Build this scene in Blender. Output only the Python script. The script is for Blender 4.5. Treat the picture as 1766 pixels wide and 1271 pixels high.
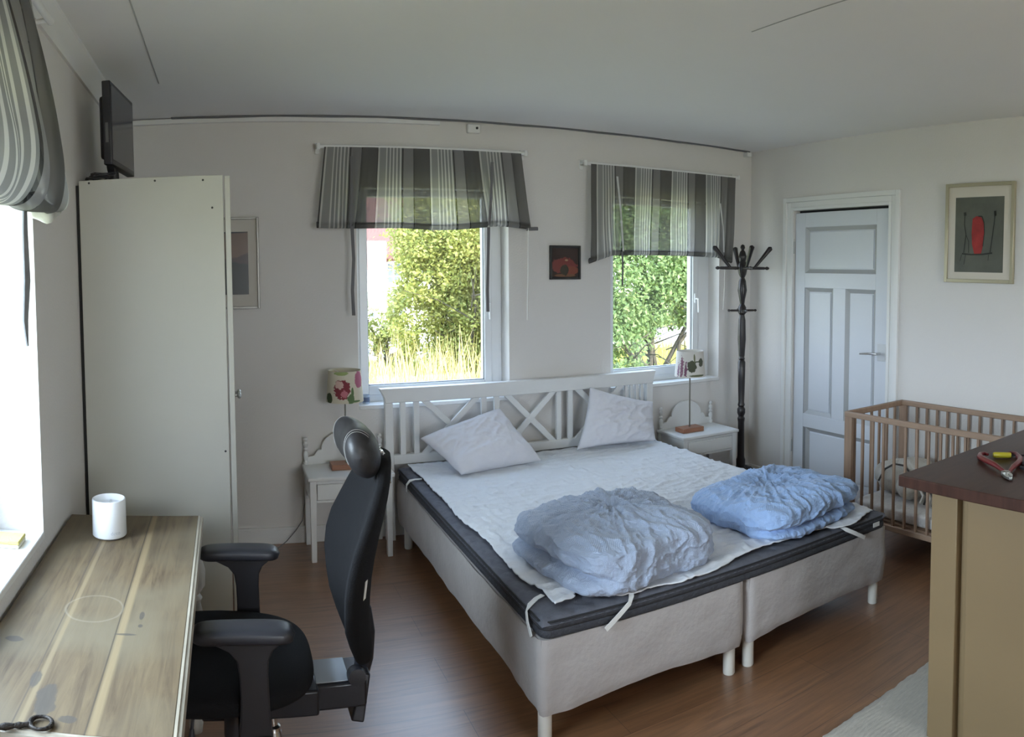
import bpy, bmesh, math, random
from mathutils import Vector, Matrix, noise
PI = math.pi
rnd = random.Random(7)
scene = bpy.context.scene
for o in list(bpy.data.objects):
    bpy.data.objects.remove(o, do_unlink=True)
C = scene.collection

# ------------------------------------------------------------------ camera
# the photograph is a short swept panorama: a cylindrical lens, horizontal focal 1258 px, vertical 1248 px
YAW, PITCH, ROLL = .392, -.049, .006
cam_d = bpy.data.cameras.new('camera')
cam = bpy.data.objects.new('camera', cam_d); C.objects.link(cam)
def _rows():
    c, s = math.cos(YAW), math.sin(YAW); A = Matrix(((c, -s, 0), (s, c, 0), (0, 0, 1)))
    c, s = math.cos(PITCH), math.sin(PITCH); B = Matrix(((1, 0, 0), (0, c, s), (0, -s, c)))
    c, s = math.cos(ROLL), math.sin(ROLL); D = Matrix(((c, 0, -s), (0, 1, 0), (s, 0, c)))
    return D @ B @ A
M = _rows()
right, fwd, up = M[0], M[1], M[2]
cam.matrix_world = Matrix(((right[0], up[0], -fwd[0], 0), (right[1], up[1], -fwd[1], 0),
                           (right[2], up[2], -fwd[2], 1.619), (0, 0, 0, 1)))
cam_d.type = 'PANO'
cam_d.panorama_type = 'CENTRAL_CYLINDRICAL'
cam_d.central_cylindrical_range_u_min = -883 / 1258.1
cam_d.central_cylindrical_range_u_max = 883 / 1258.1
cam_d.central_cylindrical_range_v_min = -(1271 - 529.0) / 1248.4
cam_d.central_cylindrical_range_v_max = 529.0 / 1248.4
cam_d.clip_start = .02
scene.camera = cam

# ------------------------------------------------------------------ colour management, world, sun, daylight
scene.view_settings.view_transform = 'Standard'
scene.view_settings.look = 'None'
scene.view_settings.gamma = 1
scene.view_settings.use_curve_mapping = False
scene.view_settings.exposure = 0.36
scene.cycles.max_bounces = 10
scene.cycles.diffuse_bounces = 6
scene.cycles.transparent_max_bounces = 12
scene.cycles.caustics_reflective = False
scene.cycles.caustics_refractive = False
scene.cycles.sample_clamp_indirect = 6

world = bpy.data.worlds.new('sky'); scene.world = world; world.use_nodes = True
wn = world.node_tree.nodes; wl = world.node_tree.links
for n in list(wn): wn.remove(n)
wo = wn.new('ShaderNodeOutputWorld'); wb = wn.new('ShaderNodeBackground'); wr = wn.new('ShaderNodeValToRGB')
wt = wn.new('ShaderNodeTexCoord'); ws = wn.new('ShaderNodeSeparateXYZ')
wl.new(wt.outputs['Generated'], ws.inputs[0]); wl.new(ws.outputs['Z'], wr.inputs[0])
wr.color_ramp.elements[0].color = (.80, .88, 1, 1); wr.color_ramp.elements[1].color = (.46, .66, 1, 1)
wl.new(wr.outputs[0], wb.inputs[0]); wb.inputs[1].default_value = 6.8
wl.new(wb.outputs[0], wo.inputs[0])

def light(name, kind, loc, rot, energy, color=(1, 1, 1), size=None, portal=False):
    l = bpy.data.lights.new(name, kind); l.energy = energy; l.color = color
    if size: l.shape = 'RECTANGLE'; l.size, l.size_y = size
    o = bpy.data.objects.new(name, l); C.objects.link(o); o.location = loc; o.rotation_euler = rot
    if portal: l.cycles.is_portal = True
    return o
sun = light('sun', 'SUN', (0, 0, 8), (0, 0, 0), 9.5, (1, .9, .66))
sun.rotation_euler = Vector((-.35, .62, -.62)).to_track_quat('-Z', 'Y').to_euler()
sun.data.angle = .01
# daylight of the window on the left wall, and a fill light at an added, unseen window behind the viewer
light('daylight_left_window', 'AREA', (-3.0, 1.3, 2.45), (0, math.radians(-70), 0), 490, (.73, .865, 1), (2.2, 3.0))
light('near_fill_light', 'AREA', (1.7, -2.75, 1.6), (math.radians(90), 0, 0), 40, (1, .94, .87), (1.9, 1.3))
light('sky_window_one', 'AREA', (1.265, 4.75, 1.5), (math.radians(-90), 0, 0), 1, (1, 1, 1), (1.0, 1.4), True)
light('sky_window_two', 'AREA', (2.97, 4.75, 1.5), (math.radians(-90), 0, 0), 1, (1, 1, 1), (1.0, 1.4), True)

# ------------------------------------------------------------------ materials
MATS = {}
class NT:
    def __init__(s, m): s.t = m.node_tree; s.n = s.t.nodes; s.l = s.t.links
    def new(s, k, **kw):
        n = s.n.new('ShaderNode' + k)
        for a, v in kw.items():
            if a.startswith('i_'):
                key = a[2:]; key = int(key) if key.isdigit() else key.replace('_', ' ')
                n.inputs[key].default_value = v
            else: setattr(n, a, v)
        return n
    def link(s, a, b): s.l.new(a, b)
def mat(name, col, rough=.5, metal=0, var=0, vscale=8, bump=0, bscale=60, stretch=(1, 1, 1), col2=None, coat=0, spec=None, sheen=0):
    """a plain paint, cloth, wood or metal: colour varied by noise, fine bump"""
    if name in MATS: return MATS[name]
    m = bpy.data.materials.new(name); m.use_nodes = True; nt = NT(m)
    b = nt.n['Principled BSDF']; b.inputs['Base Color'].default_value = (*col, 1)
    b.inputs['Roughness'].default_value = rough; b.inputs['Metallic'].default_value = metal
    b.inputs['Coat Weight'].default_value = coat
    if spec is not None: b.inputs['Specular IOR Level'].default_value = spec
    if sheen: b.inputs['Sheen Weight'].default_value = sheen
    tc = nt.new('TexCoord'); mp = nt.new('Mapping'); mp.inputs['Scale'].default_value = stretch
    nt.link(tc.outputs['Object'], mp.inputs[0])
    if var or col2:
        nz = nt.new('TexNoise', i_Scale=vscale, i_Detail=5.0, i_Roughness=.6); nt.link(mp.outputs[0], nz.inputs[0])
        mx = nt.new('Mix', data_type='RGBA')
        c2 = col2 or tuple(max(0, c * (1 - var)) for c in col)
        mx.inputs[6].default_value = (*c2, 1); mx.inputs[7].default_value = (*col, 1)
        r = nt.new('MapRange', i_1=.3, i_2=.7); nt.link(nz.outputs[0], r.inputs[0])
        nt.link(r.outputs[0], mx.inputs[0]); nt.link(mx.outputs[2], b.inputs['Base Color'])
    if bump:
        nz = nt.new('TexNoise', i_Scale=bscale, i_Detail=4.0); nt.link(mp.outputs[0], nz.inputs[0])
        bp = nt.new('Bump', i_Strength=bump, i_Distance=.01); nt.link(nz.outputs[0], bp.inputs['Height'])
        nt.link(bp.outputs[0], b.inputs['Normal'])
    MATS[name] = m
    return m
white_paint = mat('white_paint', (.74, .745, .74), .42, var=.05)
wall_mat = mat('wall_paint', (.71, .685, .66), .75, var=.04, vscale=1.3, bump=.12, bscale=90)
ceil_mat = mat('ceiling_paint', (.80, .785, .78), .8, var=.03, vscale=1.0)
trim_mat = mat('trim_paint', (.76, .76, .75), .4)
frame_white = mat('window_frame_white', (.80, .82, .84), .3)
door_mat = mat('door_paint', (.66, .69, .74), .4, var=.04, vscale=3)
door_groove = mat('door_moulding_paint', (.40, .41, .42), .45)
cream_side = mat('wardrobe_cream_white', (.52, .52, .47), .42, var=.05, vscale=2)
black_plastic = mat('black_plastic', (.018, .018, .022), .38, bump=.05, bscale=300)
black_fabric = mat('black_fabric', (.010, .010, .011), .85, bump=.4, bscale=500, spec=.15)
black_leather = mat('black_leather', (.018, .017, .018), .46, bump=.08, bscale=160)
dark_wood = mat('dark_turned_wood', (.022, .017, .018), .32, var=.3, vscale=20)
chrome = mat('chrome', (.75, .75, .76), .15, metal=1)
steel = mat('brushed_steel', (.5, .5, .48), .3, metal=1)
dark_iron = mat('dark_iron', (.03, .024, .02), .5, metal=.6, bump=.3, bscale=200)
black_metal = mat('black_metal', (.02, .02, .025), .3, metal=.3)
beech = mat('beech_wood', (.34, .225, .155), .5, var=.25, vscale=6, stretch=(8, 8, 1))
beech_x = mat('beech_wood_rail', (.36, .245, .17), .5, var=.2, vscale=6, stretch=(8, 1, 8))
lamp_base_wood = mat('reddish_lamp_wood', (.36, .16, .09), .45, var=.3, vscale=12, stretch=(1, 8, 8))
counter_wood = mat('dark_worktop_wood', (.065, .028, .019), .38, var=.45, vscale=7, stretch=(1, 7, 1), spec=.3)
cream_panel = mat('cream_cabinet_paint', (.19, .13, .064), .5, var=.05, vscale=4)
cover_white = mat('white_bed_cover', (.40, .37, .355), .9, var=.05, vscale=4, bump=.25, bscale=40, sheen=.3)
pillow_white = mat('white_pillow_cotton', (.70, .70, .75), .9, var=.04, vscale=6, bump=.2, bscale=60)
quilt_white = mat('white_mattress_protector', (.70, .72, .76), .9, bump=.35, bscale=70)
topper_grey = mat('charcoal_mattress_fabric', (.12, .124, .15), .9, var=.2, vscale=30, bump=.3, bscale=200)
topper_side = mat('charcoal_mattress_border', (.05, .052, .062), .9, var=.3, vscale=40, bump=.5, bscale=120)
elastic = mat('white_elastic', (.7, .7, .68), .8)
rug_mat = mat('cream_woven_rug', (.86, .80, .70), .95, var=.22, vscale=30, stretch=(1, 9, 1), bump=1, bscale=120)
strap_grey = mat('grey_strap_cloth', (.16, .155, .16), .9)
strap_white = mat('white_strap_cloth', (.6, .6, .6), .9)
cord_white = mat('white_cord', (.7, .7, .66), .8)
cable_grey = mat('grey_cable', (.14, .14, .15), .6)
ceramic = mat('white_plastic_gloss', (.86, .88, .9), .25)
red_rubber = mat('dark_red_rubber', (.13, .012, .014), .3)
yellow_plastic = mat('yellow_plastic', (.36, .30, .02), .35)
screw_dark = mat('dark_screw_hole', (.02, .02, .02), .6)
canvas = mat('grey_white_canvas', (.52, .49, .44), .9, var=.15, vscale=20, bump=.3, bscale=80)
crib_sheet = mat('patterned_crib_sheet', (.66, .64, .62), .9, col2=(.55, .52, .5), vscale=60, bump=.2, bscale=60)
silver_frame = mat('silver_grey_frame', (.30, .29, .27), .35, metal=.5)
gold_frame = mat('pale_gold_frame', (.46, .42, .30), .35, metal=.5)
mat_board = mat('cream_mount_board', (.62, .57, .49), .85)
lcd = mat('black_screen', (.05, .05, .062), .12)
votive = mat('pale_blue_glass', (.42, .52, .66), .1, coat=1)
house_wall_w = mat('white_house_wall', (.8, .78, .74), .8)
house_red = mat('red_house_wood', (.22, .03, .018), .8, var=.2, vscale=3)
roof_red = mat('red_roof_tiles', (.17, .075, .062), .8, var=.35, vscale=2.5)
bark = mat('tree_bark', (.10, .085, .065), .9, var=.3, vscale=20)
ground_mat = mat('dry_ground', (.62, .55, .38), .95, col2=(.34, .36, .13), vscale=.6)
gravel = mat('pale_gravel', (.72, .70, .66), .95, var=.2, vscale=6)

def floor_material():
    m = bpy.data.materials.new('brown_laminate_floor'); m.use_nodes = True; nt = NT(m); b = nt.n['Principled BSDF']
    tc = nt.new('TexCoord')
    br = nt.new('TexBrick', i_Scale=1.0, i_Mortar_Size=.0012, i_Mortar_Smooth=.1, i_Brick_Width=1.3, i_Row_Height=.19)
    br.offset = .37
    br.inputs['Color1'].default_value = (.26, .125, .058, 1); br.inputs['Color2'].default_value = (.22, .103, .047, 1)
    br.inputs['Mortar'].default_value = (.08, .035, .018, 1); br.inputs['Bias'].default_value = 0
    nt.link(tc.outputs['Object'], br.inputs[0])
    mp = nt.new('Mapping'); mp.inputs['Scale'].default_value = (1.1, 14, 1); nt.link(tc.outputs['Object'], mp.inputs[0])
    nz = nt.new('TexNoise', i_Scale=3.2, i_Detail=8.0, i_Roughness=.62, i_Distortion=.7); nt.link(mp.outputs[0], nz.inputs[0])
    r = nt.new('MapRange', i_1=.3, i_2=.72, i_3=.55, i_4=1.2); nt.link(nz.outputs[0], r.inputs[0])
    mx = nt.new('VectorMath', operation='SCALE'); nt.link(br.outputs[0], mx.inputs[0]); nt.link(r.outputs[0], mx.inputs['Scale'])
    nt.link(mx.outputs[0], b.inputs['Base Color']); b.inputs['Roughness'].default_value = .5
    b.inputs['Specular IOR Level'].default_value = .4
    b.inputs['Coat Weight'].default_value = .9; b.inputs['Coat Roughness'].default_value = .33; b.inputs['Coat IOR'].default_value = 1.75
    bp = nt.new('Bump', i_Strength=.06, i_Distance=.004); nt.link(nz.outputs[0], bp.inputs['Height']); nt.link(bp.outputs[0], b.inputs['Normal'])
    return m
floor_mat = floor_material()

def spots_material(name, base, spots, rough=.8, scale=60, distort=.5, base2=None, trans=0):
    """base colour with coloured blobs at given object-space places: (centre, radius xyz, colour, raggedness)"""
    m = bpy.data.materials.new(name); m.use_nodes = True; nt = NT(m); b = nt.n['Principled BSDF']
    b.inputs['Roughness'].default_value = rough
    tc = nt.new('TexCoord'); nz = nt.new('TexNoise', i_Scale=scale, i_Detail=4.0)
    nt.link(tc.outputs['Object'], nz.inputs[0])
    prev = nt.new('Mix', data_type='RGBA'); prev.inputs[6].default_value = (*base, 1)
    prev.inputs[7].default_value = (*(base2 or base), 1); nt.link(nz.outputs[0], prev.inputs[0])
    for c, rad, col, rag in spots:
        sb = nt.new('VectorMath', operation='SUBTRACT'); sb.inputs[1].default_value = c; nt.link(tc.outputs['Object'], sb.inputs[0])
        dv = nt.new('VectorMath', operation='DIVIDE'); dv.inputs[1].default_value = rad; nt.link(sb.outputs[0], dv.inputs[0])
        ln = nt.new('VectorMath', operation='LENGTH'); nt.link(dv.outputs[0], ln.inputs[0])
        ad = nt.new('Math', operation='MULTIPLY_ADD'); ad.inputs[1].default_value = rag; nt.link(nz.outputs[0], ad.inputs[0]); nt.link(ln.outputs['Value'], ad.inputs[2])
        lt = nt.new('MapRange', i_1=.95 + rag * .5, i_2=1.05 + rag * .5, i_3=1.0, i_4=0.0); nt.link(ad.outputs[0], lt.inputs[0])
        mx = nt.new('Mix', data_type='RGBA'); nt.link(lt.outputs[0], mx.inputs[0]); nt.link(prev.outputs[2], mx.inputs[6])
        mx.inputs[7].default_value = (*col, 1); prev = mx
    nt.link(prev.outputs[2], b.inputs['Base Color'])
    return m

def desk_material():
    m = bpy.data.materials.new('worn_desk_wood'); m.use_nodes = True; nt = NT(m); b = nt.n['Principled BSDF']
    tc = nt.new('TexCoord'); wp = nt.new('VectorMath', operation='ADD'); wp.inputs[1].default_value = (-.35, 1.95, 0); nt.link(tc.outputs['Object'], wp.inputs[0]); mp = nt.new('Mapping'); mp.inputs['Scale'].default_value = (14, 1.1, 1); nt.link(wp.outputs[0], mp.inputs[0])
    g = nt.new('TexNoise', i_Scale=2.6, i_Detail=8.0, i_Roughness=.65, i_Distortion=.6); nt.link(mp.outputs[0], g.inputs[0])
    cr = nt.new('ValToRGB'); nt.link(g.outputs[0], cr.inputs[0])
    e = cr.color_ramp.elements; e[0].position = .3; e[0].color = (.062, .040, .022, 1); e[1].position = .72; e[1].color = (.168, .120, .064, 1)
    k = e.new(.5); k.color = (.122, .085, .046, 1)
    big = nt.new('TexNoise', i_Scale=3.2, i_Detail=3.0); nt.link(wp.outputs[0], big.inputs[0])
    r = nt.new('MapRange', i_1=.4, i_2=.68); nt.link(big.outputs[0], r.inputs[0])
    mx = nt.new('Mix', data_type='RGBA'); nt.link(r.outputs[0], mx.inputs[0]); nt.link(cr.outputs[0], mx.inputs[6]); mx.inputs[7].default_value = (.145, .115, .072, 1)
    prev = mx
    # plank joints, the pale ring of a pot, dark burns and scratches
    sx = nt.new('SeparateXYZ'); nt.link(wp.outputs[0], sx.inputs[0])
    def paint(fac, col):
        nonlocal prev
        q = nt.new('Mix', data_type='RGBA'); nt.link(fac, q.inputs[0]); nt.link(prev.outputs[2], q.inputs[6]); q.inputs[7].default_value = (*col, 1); prev = q
    for x, w, col in ((-.43, .0018, (.07, .052, .036)), (-.285, .0018, (.05, .038, .026)), (-.272, .009, (.25, .185, .10)), (-.415, .006, (.22, .165, .092))):
        a = nt.new('Math', operation='SUBTRACT', i_1=x); nt.link(sx.outputs[0], a.inputs[0])
        ab = nt.new('Math', operation='ABSOLUTE'); nt.link(a.outputs[0], ab.inputs[0])
        f = nt.new('MapRange', i_1=w * .6, i_2=w * 1.3, i_3=.75, i_4=0.0); nt.link(ab.outputs[0], f.inputs[0]); paint(f.outputs[0], col)
    nz = nt.new('TexNoise', i_Scale=22.0, i_Detail=4.0); nt.link(wp.outputs[0], nz.inputs[0])
    def dist(c, rad, rag):
        sb = nt.new('VectorMath', operation='SUBTRACT'); sb.inputs[1].default_value = c; nt.link(wp.outputs[0], sb.inputs[0])
        dv = nt.new('VectorMath', operation='DIVIDE'); dv.inputs[1].default_value = rad; nt.link(sb.outputs[0], dv.inputs[0])
        ln = nt.new('VectorMath', operation='LENGTH'); nt.link(dv.outputs[0], ln.inputs[0])
        ad = nt.new('Math', operation='MULTIPLY_ADD'); ad.inputs[1].default_value = rag; nt.link(nz.outputs[0], ad.inputs[0]); nt.link(ln.outputs['Value'], ad.inputs[2])
        return ad.outputs[0]
    d = dist((-.36, 1.83, .758), (.075, .075, 1), .1)
    sb = nt.new('Math', operation='SUBTRACT', i_1=1.05); nt.link(d, sb.inputs[0]); ab = nt.new('Math', operation='ABSOLUTE'); nt.link(sb.outputs[0], ab.inputs[0])
    f = nt.new('MapRange', i_1=.01, i_2=.06, i_3=.3, i_4=0.0); nt.link(ab.outputs[0], f.inputs[0]); paint(f.outputs[0], (.3, .265, .2))
    for c, rad, rag in (((-.385, 1.41, .758), (.024, .055, 1), 1.3), ((-.425, 1.48, .758), (.012, .03, 1), 1.2), ((-.325, 1.352, .758), (.022, .012, 1), 1.5),
                        ((-.52, 1.64, .758), (.022, .012, 1), 1.2), ((-.232, 1.80, .758), (.006, .02, 1), .8), ((-.23, 1.745, .758), (.006, .008, 1), .6),
                        ((-.26, 1.70, .758), (.028, .005, 1), .8)):
        f = nt.new('MapRange', i_1=.9 + rag * .5, i_2=1.1 + rag * .5, i_3=.75, i_4=0.0); nt.link(dist(c, rad, rag), f.inputs[0]); paint(f.outputs[0], (.06, .052, .044))
    nt.link(prev.outputs[2], b.inputs['Base Color']); b.inputs['Roughness'].default_value = .62
    bp = nt.new('Bump', i_Strength=.15, i_Distance=.005); nt.link(g.outputs[0], bp.inputs['Height']); nt.link(bp.outputs[0], b.inputs['Normal'])
    return m

def stripe_material(name, periods, phase, trans=.35):
    """vertical woven stripes along the first UV axis, thin cloth that lets daylight through"""
    m = bpy.data.materials.new(name); m.use_nodes = True; nt = NT(m); b = nt.n['Principled BSDF']; out = nt.n['Material Output']
    uv = nt.new('TexCoord'); sx = nt.new('SeparateXYZ'); nt.link(uv.outputs['UV'], sx.inputs[0])
    ma = nt.new('Math', operation='MULTIPLY_ADD'); ma.inputs[1].default_value = periods; ma.inputs[2].default_value = phase
    nt.link(sx.outputs[0], ma.inputs[0]); fr = nt.new('Math', operation='FRACT'); nt.link(ma.outputs[0], fr.inputs[0])
    cr = nt.new('ValToRGB'); cr.color_ramp.interpolation = 'CONSTANT'; nt.link(fr.outputs[0], cr.inputs[0])
    K, G, D, W, L, P = (.02, .02, .021), (.25, .24, .24), (.115, .11, .105), (.66, .65, .62), (.33, .33, .32), (.28, .28, .28)
    seq = [(0, K), (.02, G), (.215, K), (.232, D), (.52, K), (.538, W), (.57, L), (.69, W), (.712, P), (.755, W), (.778, P), (.82, W), (.845, P), (.885, W), (.912, P), (.955, W), (.978, P)]
    e = cr.color_ramp.elements
    e[0].position = 0; e[0].color = (*K, 1); e[1].position = .02; e[1].color = (*G, 1)
    for p, c in seq[2:]:
        k = e.new(p); k.color = (*c, 1)
    nt.link(cr.outputs[0], b.inputs['Base Color']); b.inputs['Roughness'].default_value = .9; b.inputs['Specular IOR Level'].default_value = .15
    nz = nt.new('TexNoise', i_Scale=400.0); nt.link(uv.outputs['Object'], nz.inputs[0])
    bp = nt.new('Bump', i_Strength=.2, i_Distance=.003); nt.link(nz.outputs[0], bp.inputs['Height']); nt.link(bp.outputs[0], b.inputs['Normal'])
    tr = nt.new('BsdfTranslucent'); nt.link(cr.outputs[0], tr.inputs[0]); mx = nt.new('MixShader', i_0=trans)
    nt.link(b.outputs[0], mx.inputs[1]); nt.link(tr.outputs[0], mx.inputs[2])
    tp = nt.new('BsdfTransparent'); wv = nt.new('MixShader', i_0=.15)   # the open weave
    nt.link(mx.outputs[0], wv.inputs[1]); nt.link(tp.outputs[0], wv.inputs[2]); nt.link(wv.outputs[0], out.inputs[0])
    return m

def leaf_material(name, c1, c2, trans=.35):
    m = bpy.data.materials.new(name); m.use_nodes = True; nt = NT(m); b = nt.n['Principled BSDF']; out = nt.n['Material Output']
    g = nt.new('NewGeometry'); mx = nt.new('Mix', data_type='RGBA'); nt.link(g.outputs['Random Per Island'], mx.inputs[0])
    mx.inputs[6].default_value = (*c1, 1); mx.inputs[7].default_value = (*c2, 1)
    nt.link(mx.outputs[2], b.inputs['Base Color']); b.inputs['Roughness'].default_value = .55
    tr = nt.new('BsdfTranslucent'); nt.link(mx.outputs[2], tr.inputs[0]); ms = nt.new('MixShader', i_0=trans)
    nt.link(b.outputs[0], ms.inputs[1]); nt.link(tr.outputs[0], ms.inputs[2]); nt.link(ms.outputs[0], out.inputs[0])
    return m

def glass_material():
    m = bpy.data.materials.new('window_glass'); m.use_nodes = True; nt = NT(m); out = nt.n['Material Output']; nt.n.remove(nt.n['Principled BSDF'])
    t = nt.new('BsdfTransparent'); t.inputs[0].default_value = (.95, .97, .97, 1); g = nt.new('BsdfGlossy', i_Roughness=.02)
    mx = nt.new('MixShader', i_0=.06); nt.link(t.outputs[0], mx.inputs[1]); nt.link(g.outputs[0], mx.inputs[2]); nt.link(mx.outputs[0], out.inputs[0])
    return m
glass = glass_material()

def duvet_material(name, c1, c2):
    m = bpy.data.materials.new(name); m.use_nodes = True; nt = NT(m); b = nt.n['Principled BSDF']
    tc = nt.new('TexCoord'); ck = nt.new('TexChecker', i_Scale=170.0); nt.link(tc.outputs['UV'], ck.inputs[0])
    ck.inputs['Color1'].default_value = (*c1, 1); ck.inputs['Color2'].default_value = (*c2, 1)
    nt.link(ck.outputs[0], b.inputs['Base Color']); b.inputs['Roughness'].default_value = .9; b.inputs['Sheen Weight'].default_value = .2
    nz = nt.new('TexNoise', i_Scale=38.0, i_Detail=6.0, i_Distortion=1.2); nt.link(tc.outputs['Object'], nz.inputs[0])
    bp = nt.new('Bump', i_Strength=.5, i_Distance=.02); nt.link(nz.outputs[0], bp.inputs['Height']); nt.link(bp.outputs[0], b.inputs['Normal'])
    return m

# ------------------------------------------------------------------ mesh helpers
class MB:
    def __init__(s): s.bm = bmesh.new(); s.mi = 0
    def face(s, vs):
        try:
            f = s.bm.faces.new(vs); f.material_index = s.mi; return f
        except ValueError: return None
    def box(s, a, b):
        x0, y0, z0 = (min(p, q) for p, q in zip(a, b)); x1, y1, z1 = (max(p, q) for p, q in zip(a, b))
        v = [s.bm.verts.new((x, y, z)) for z in (z0, z1) for y in (y0, y1) for x in (x0, x1)]
        for f in ((0, 2, 3, 1), (4, 5, 7, 6), (0, 1, 5, 4), (2, 6, 7, 3), (0, 4, 6, 2), (1, 3, 7, 5)): s.face([v[i] for i in f])
        return s
    def hexa(s, P):
        """eight corners: bottom ring 0-3, top ring 4-7"""
        v = [s.bm.verts.new(p) for p in P]
        for f in ((3, 2, 1, 0), (4, 5, 6, 7), (0, 1, 5, 4), (1, 2, 6, 5), (2, 3, 7, 6), (3, 0, 4, 7)): s.face([v[i] for i in f])
        return s
    def rings(s, rings, cap=True, closed=True):
        R = [[s.bm.verts.new(p) for p in r] for r in rings]; n = len(R[0])
        for a, b in zip(R, R[1:]):
            for i in range(n if closed else n - 1):
                j = (i + 1) % n; s.face([a[i], a[j], b[j], b[i]])
        if cap and closed: s.face(list(reversed(R[0]))); s.face(R[-1])
        return s
    def lathe(s, c, prof, n=24, axis=(0, 0, 1), cap=True):
        z = Vector(axis).normalized(); x = z.orthogonal().normalized(); y = z.cross(x); c = Vector(c)
        return s.rings([[c + z * h + x * (r * math.cos(2 * PI * i / n)) + y * (r * math.sin(2 * PI * i / n)) for i in range(n)] for r, h in prof], cap)
    def tube(s, pts, r, n=8, cap=True, flat=None):
        P = [Vector(p) for p in pts]; rr = []
        t0 = (P[1] - P[0]).normalized(); x = t0.orthogonal().normalized()
        if flat is not None: x = Vector(flat[0]).normalized()
        for k, p in enumerate(P):
            t = ((P[min(k + 1, len(P) - 1)] - P[max(k - 1, 0)])).normalized()
            x = (x - t * x.dot(t)).normalized(); y = t.cross(x)
            rk = r[k] if isinstance(r, (list, tuple)) else r
            ra, rb = (rk, rk) if flat is None else (flat[1], flat[2])
            rr.append([p + x * (ra * math.cos(2 * PI * i / n)) + y * (rb * math.sin(2 * PI * i / n)) for i in range(n)])
        return s.rings(rr, cap)
    def prism(s, poly, d):
        """polygon (3-D points, any plane) pushed along vector d"""
        d = Vector(d); return s.rings([[Vector(p) for p in poly], [Vector(p) + d for p in poly]])
    def grid(s, fn, nu, nv, wrap=False, uv=True):
        L = s.bm.loops.layers.uv.verify() if uv else None
        V = [[s.bm.verts.new(fn(i / nu, j / nv)) for i in range(nu + (0 if wrap else 1))] for j in range(nv + 1)]
        for j in range(nv):
            for i in range(nu):
                k = (i + 1) % len(V[0]); f = s.face([V[j][i], V[j][k], V[j + 1][k], V[j + 1][i]])
                if f and uv:
                    for lp, (a, b) in zip(f.loops, ((i, j), (i + 1, j), (i + 1, j + 1), (i, j + 1))): lp[L].uv = (a / nu, b / nv)
        return s

def wloc(o):
    v = Vector((0, 0, 0))
    while o is not None: v += o.location; o = o.parent
    return v
def build(name, mb, mats, parent=None, bevel=0, smooth=35, solid=0, sub=0, stuff=False, label=None):
    me = bpy.data.meshes.new(name); bmesh.ops.recalc_face_normals(mb.bm, faces=mb.bm.faces) if mb.bm.faces else None
    off = wloc(parent)
    if off.length: bmesh.ops.translate(mb.bm, verts=mb.bm.verts, vec=-off)
    mb.bm.to_mesh(me); mb.bm.free()
    for m in (mats if isinstance(mats, (list, tuple)) else [mats]): me.materials.append(m)
    if smooth and len(me.polygons):
        me.shade_smooth(); me.set_sharp_from_angle(angle=math.radians(smooth))
    o = bpy.data.objects.new(name, me); C.objects.link(o)
    if parent is not None: o.parent = parent
    if solid:
        q = o.modifiers.new('thickness', 'SOLIDIFY'); q.thickness = solid; q.offset = 0
    if bevel:
        q = o.modifiers.new('bevel', 'BEVEL'); q.width = bevel; q.segments = 2; q.limit_method = 'ANGLE'; q.angle_limit = math.radians(40)
        q.harden_normals = False
    if sub:
        q = o.modifiers.new('smooth', 'SUBSURF'); q.levels = sub; q.render_levels = sub
    if stuff: o['kind'] = 'stuff'
    if label: o['label'] = label
    return o
def thing(name, label, cat, loc=(0, 0, 0), group=None):
    o = bpy.data.objects.new(name, None); o.empty_display_size = .1; C.objects.link(o); o.location = loc
    o['label'] = label; o['category'] = cat
    if group: o['group'] = group
    return o
def tag(o, label, cat, group=None, kind=None):
    o['label'] = label; o['category'] = cat
    if group: o['group'] = group
    if kind: o['kind'] = kind
    return o
def struct(name, mb, mats, label, bevel=0, **k):
    o = build(name, mb, mats, None, bevel, **k); o['kind'] = 'structure'; o['label'] = label; o['category'] = name.split('_')[0]
    return o

# ------------------------------------------------------------------ room shell
D, XL, XR, ZC, YN = 4.289, -.591, 3.752, 2.548, -2.4
T = .3
W1 = (.78, 1.752); W2 = (2.497, 3.44); WZ = (.812, 2.13)
LW = (.75, 2.21); LZ = (.815, 2.0)
NW = (.75, 2.65); NZ = (.9, 2.2)
struct('floor', MB().box((XL - T, YN - T, -.1), (XR + T, D + T, 0)), floor_mat, 'brown laminate plank floor of the bedroom')
struct('ceiling', MB().box((XL - T, YN - T, ZC), (XR + T, D + T, ZC + .25)), ceil_mat, 'pale grey painted board ceiling')
def wall_with_holes(axis, c0, c1, lo, hi, holes, z1=ZC):
    """axis 'y': wall spans x lo..hi, thickness c0..c1 in y; holes: (a, b, z0, z1)"""
    mb = MB(); cur = lo
    def bx(a, b, z0, zz):
        if b - a < 1e-6 or zz - z0 < 1e-6: return
        if axis == 'y': mb.box((a, c0, z0), (b, c1, zz))
        else: mb.box((c0, a, z0), (c1, b, zz))
    for a, b, z0, zz in sorted(holes):
        bx(cur, a, 0, z1); bx(a, b, 0, z0); bx(a, b, zz, z1); cur = b
    bx(cur, hi, 0, z1)
    return mb
struct('wall_back', wall_with_holes('y', D, D + T, XL, XR, [(*W1, *WZ), (*W2, *WZ)]), wall_mat, 'white wall with two deep window recesses behind the bed')
struct('wall_left', wall_with_holes('x', XL - T, XL, YN - T, D + T, [(*LW, *LZ)]), wall_mat, 'white left wall with a window recess beside the desk')
struct('wall_right', wall_with_holes('x', XR, XR + T, YN - T, D + T, [(2.93, 3.81, 0, 2.07)]), wall_mat, 'white right wall with the panelled door')
struct('wall_near', wall_with_holes('y', YN - T, YN, XL, XR, [(*NW, *NZ)]), wall_mat, 'white wall behind the viewer')

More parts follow.
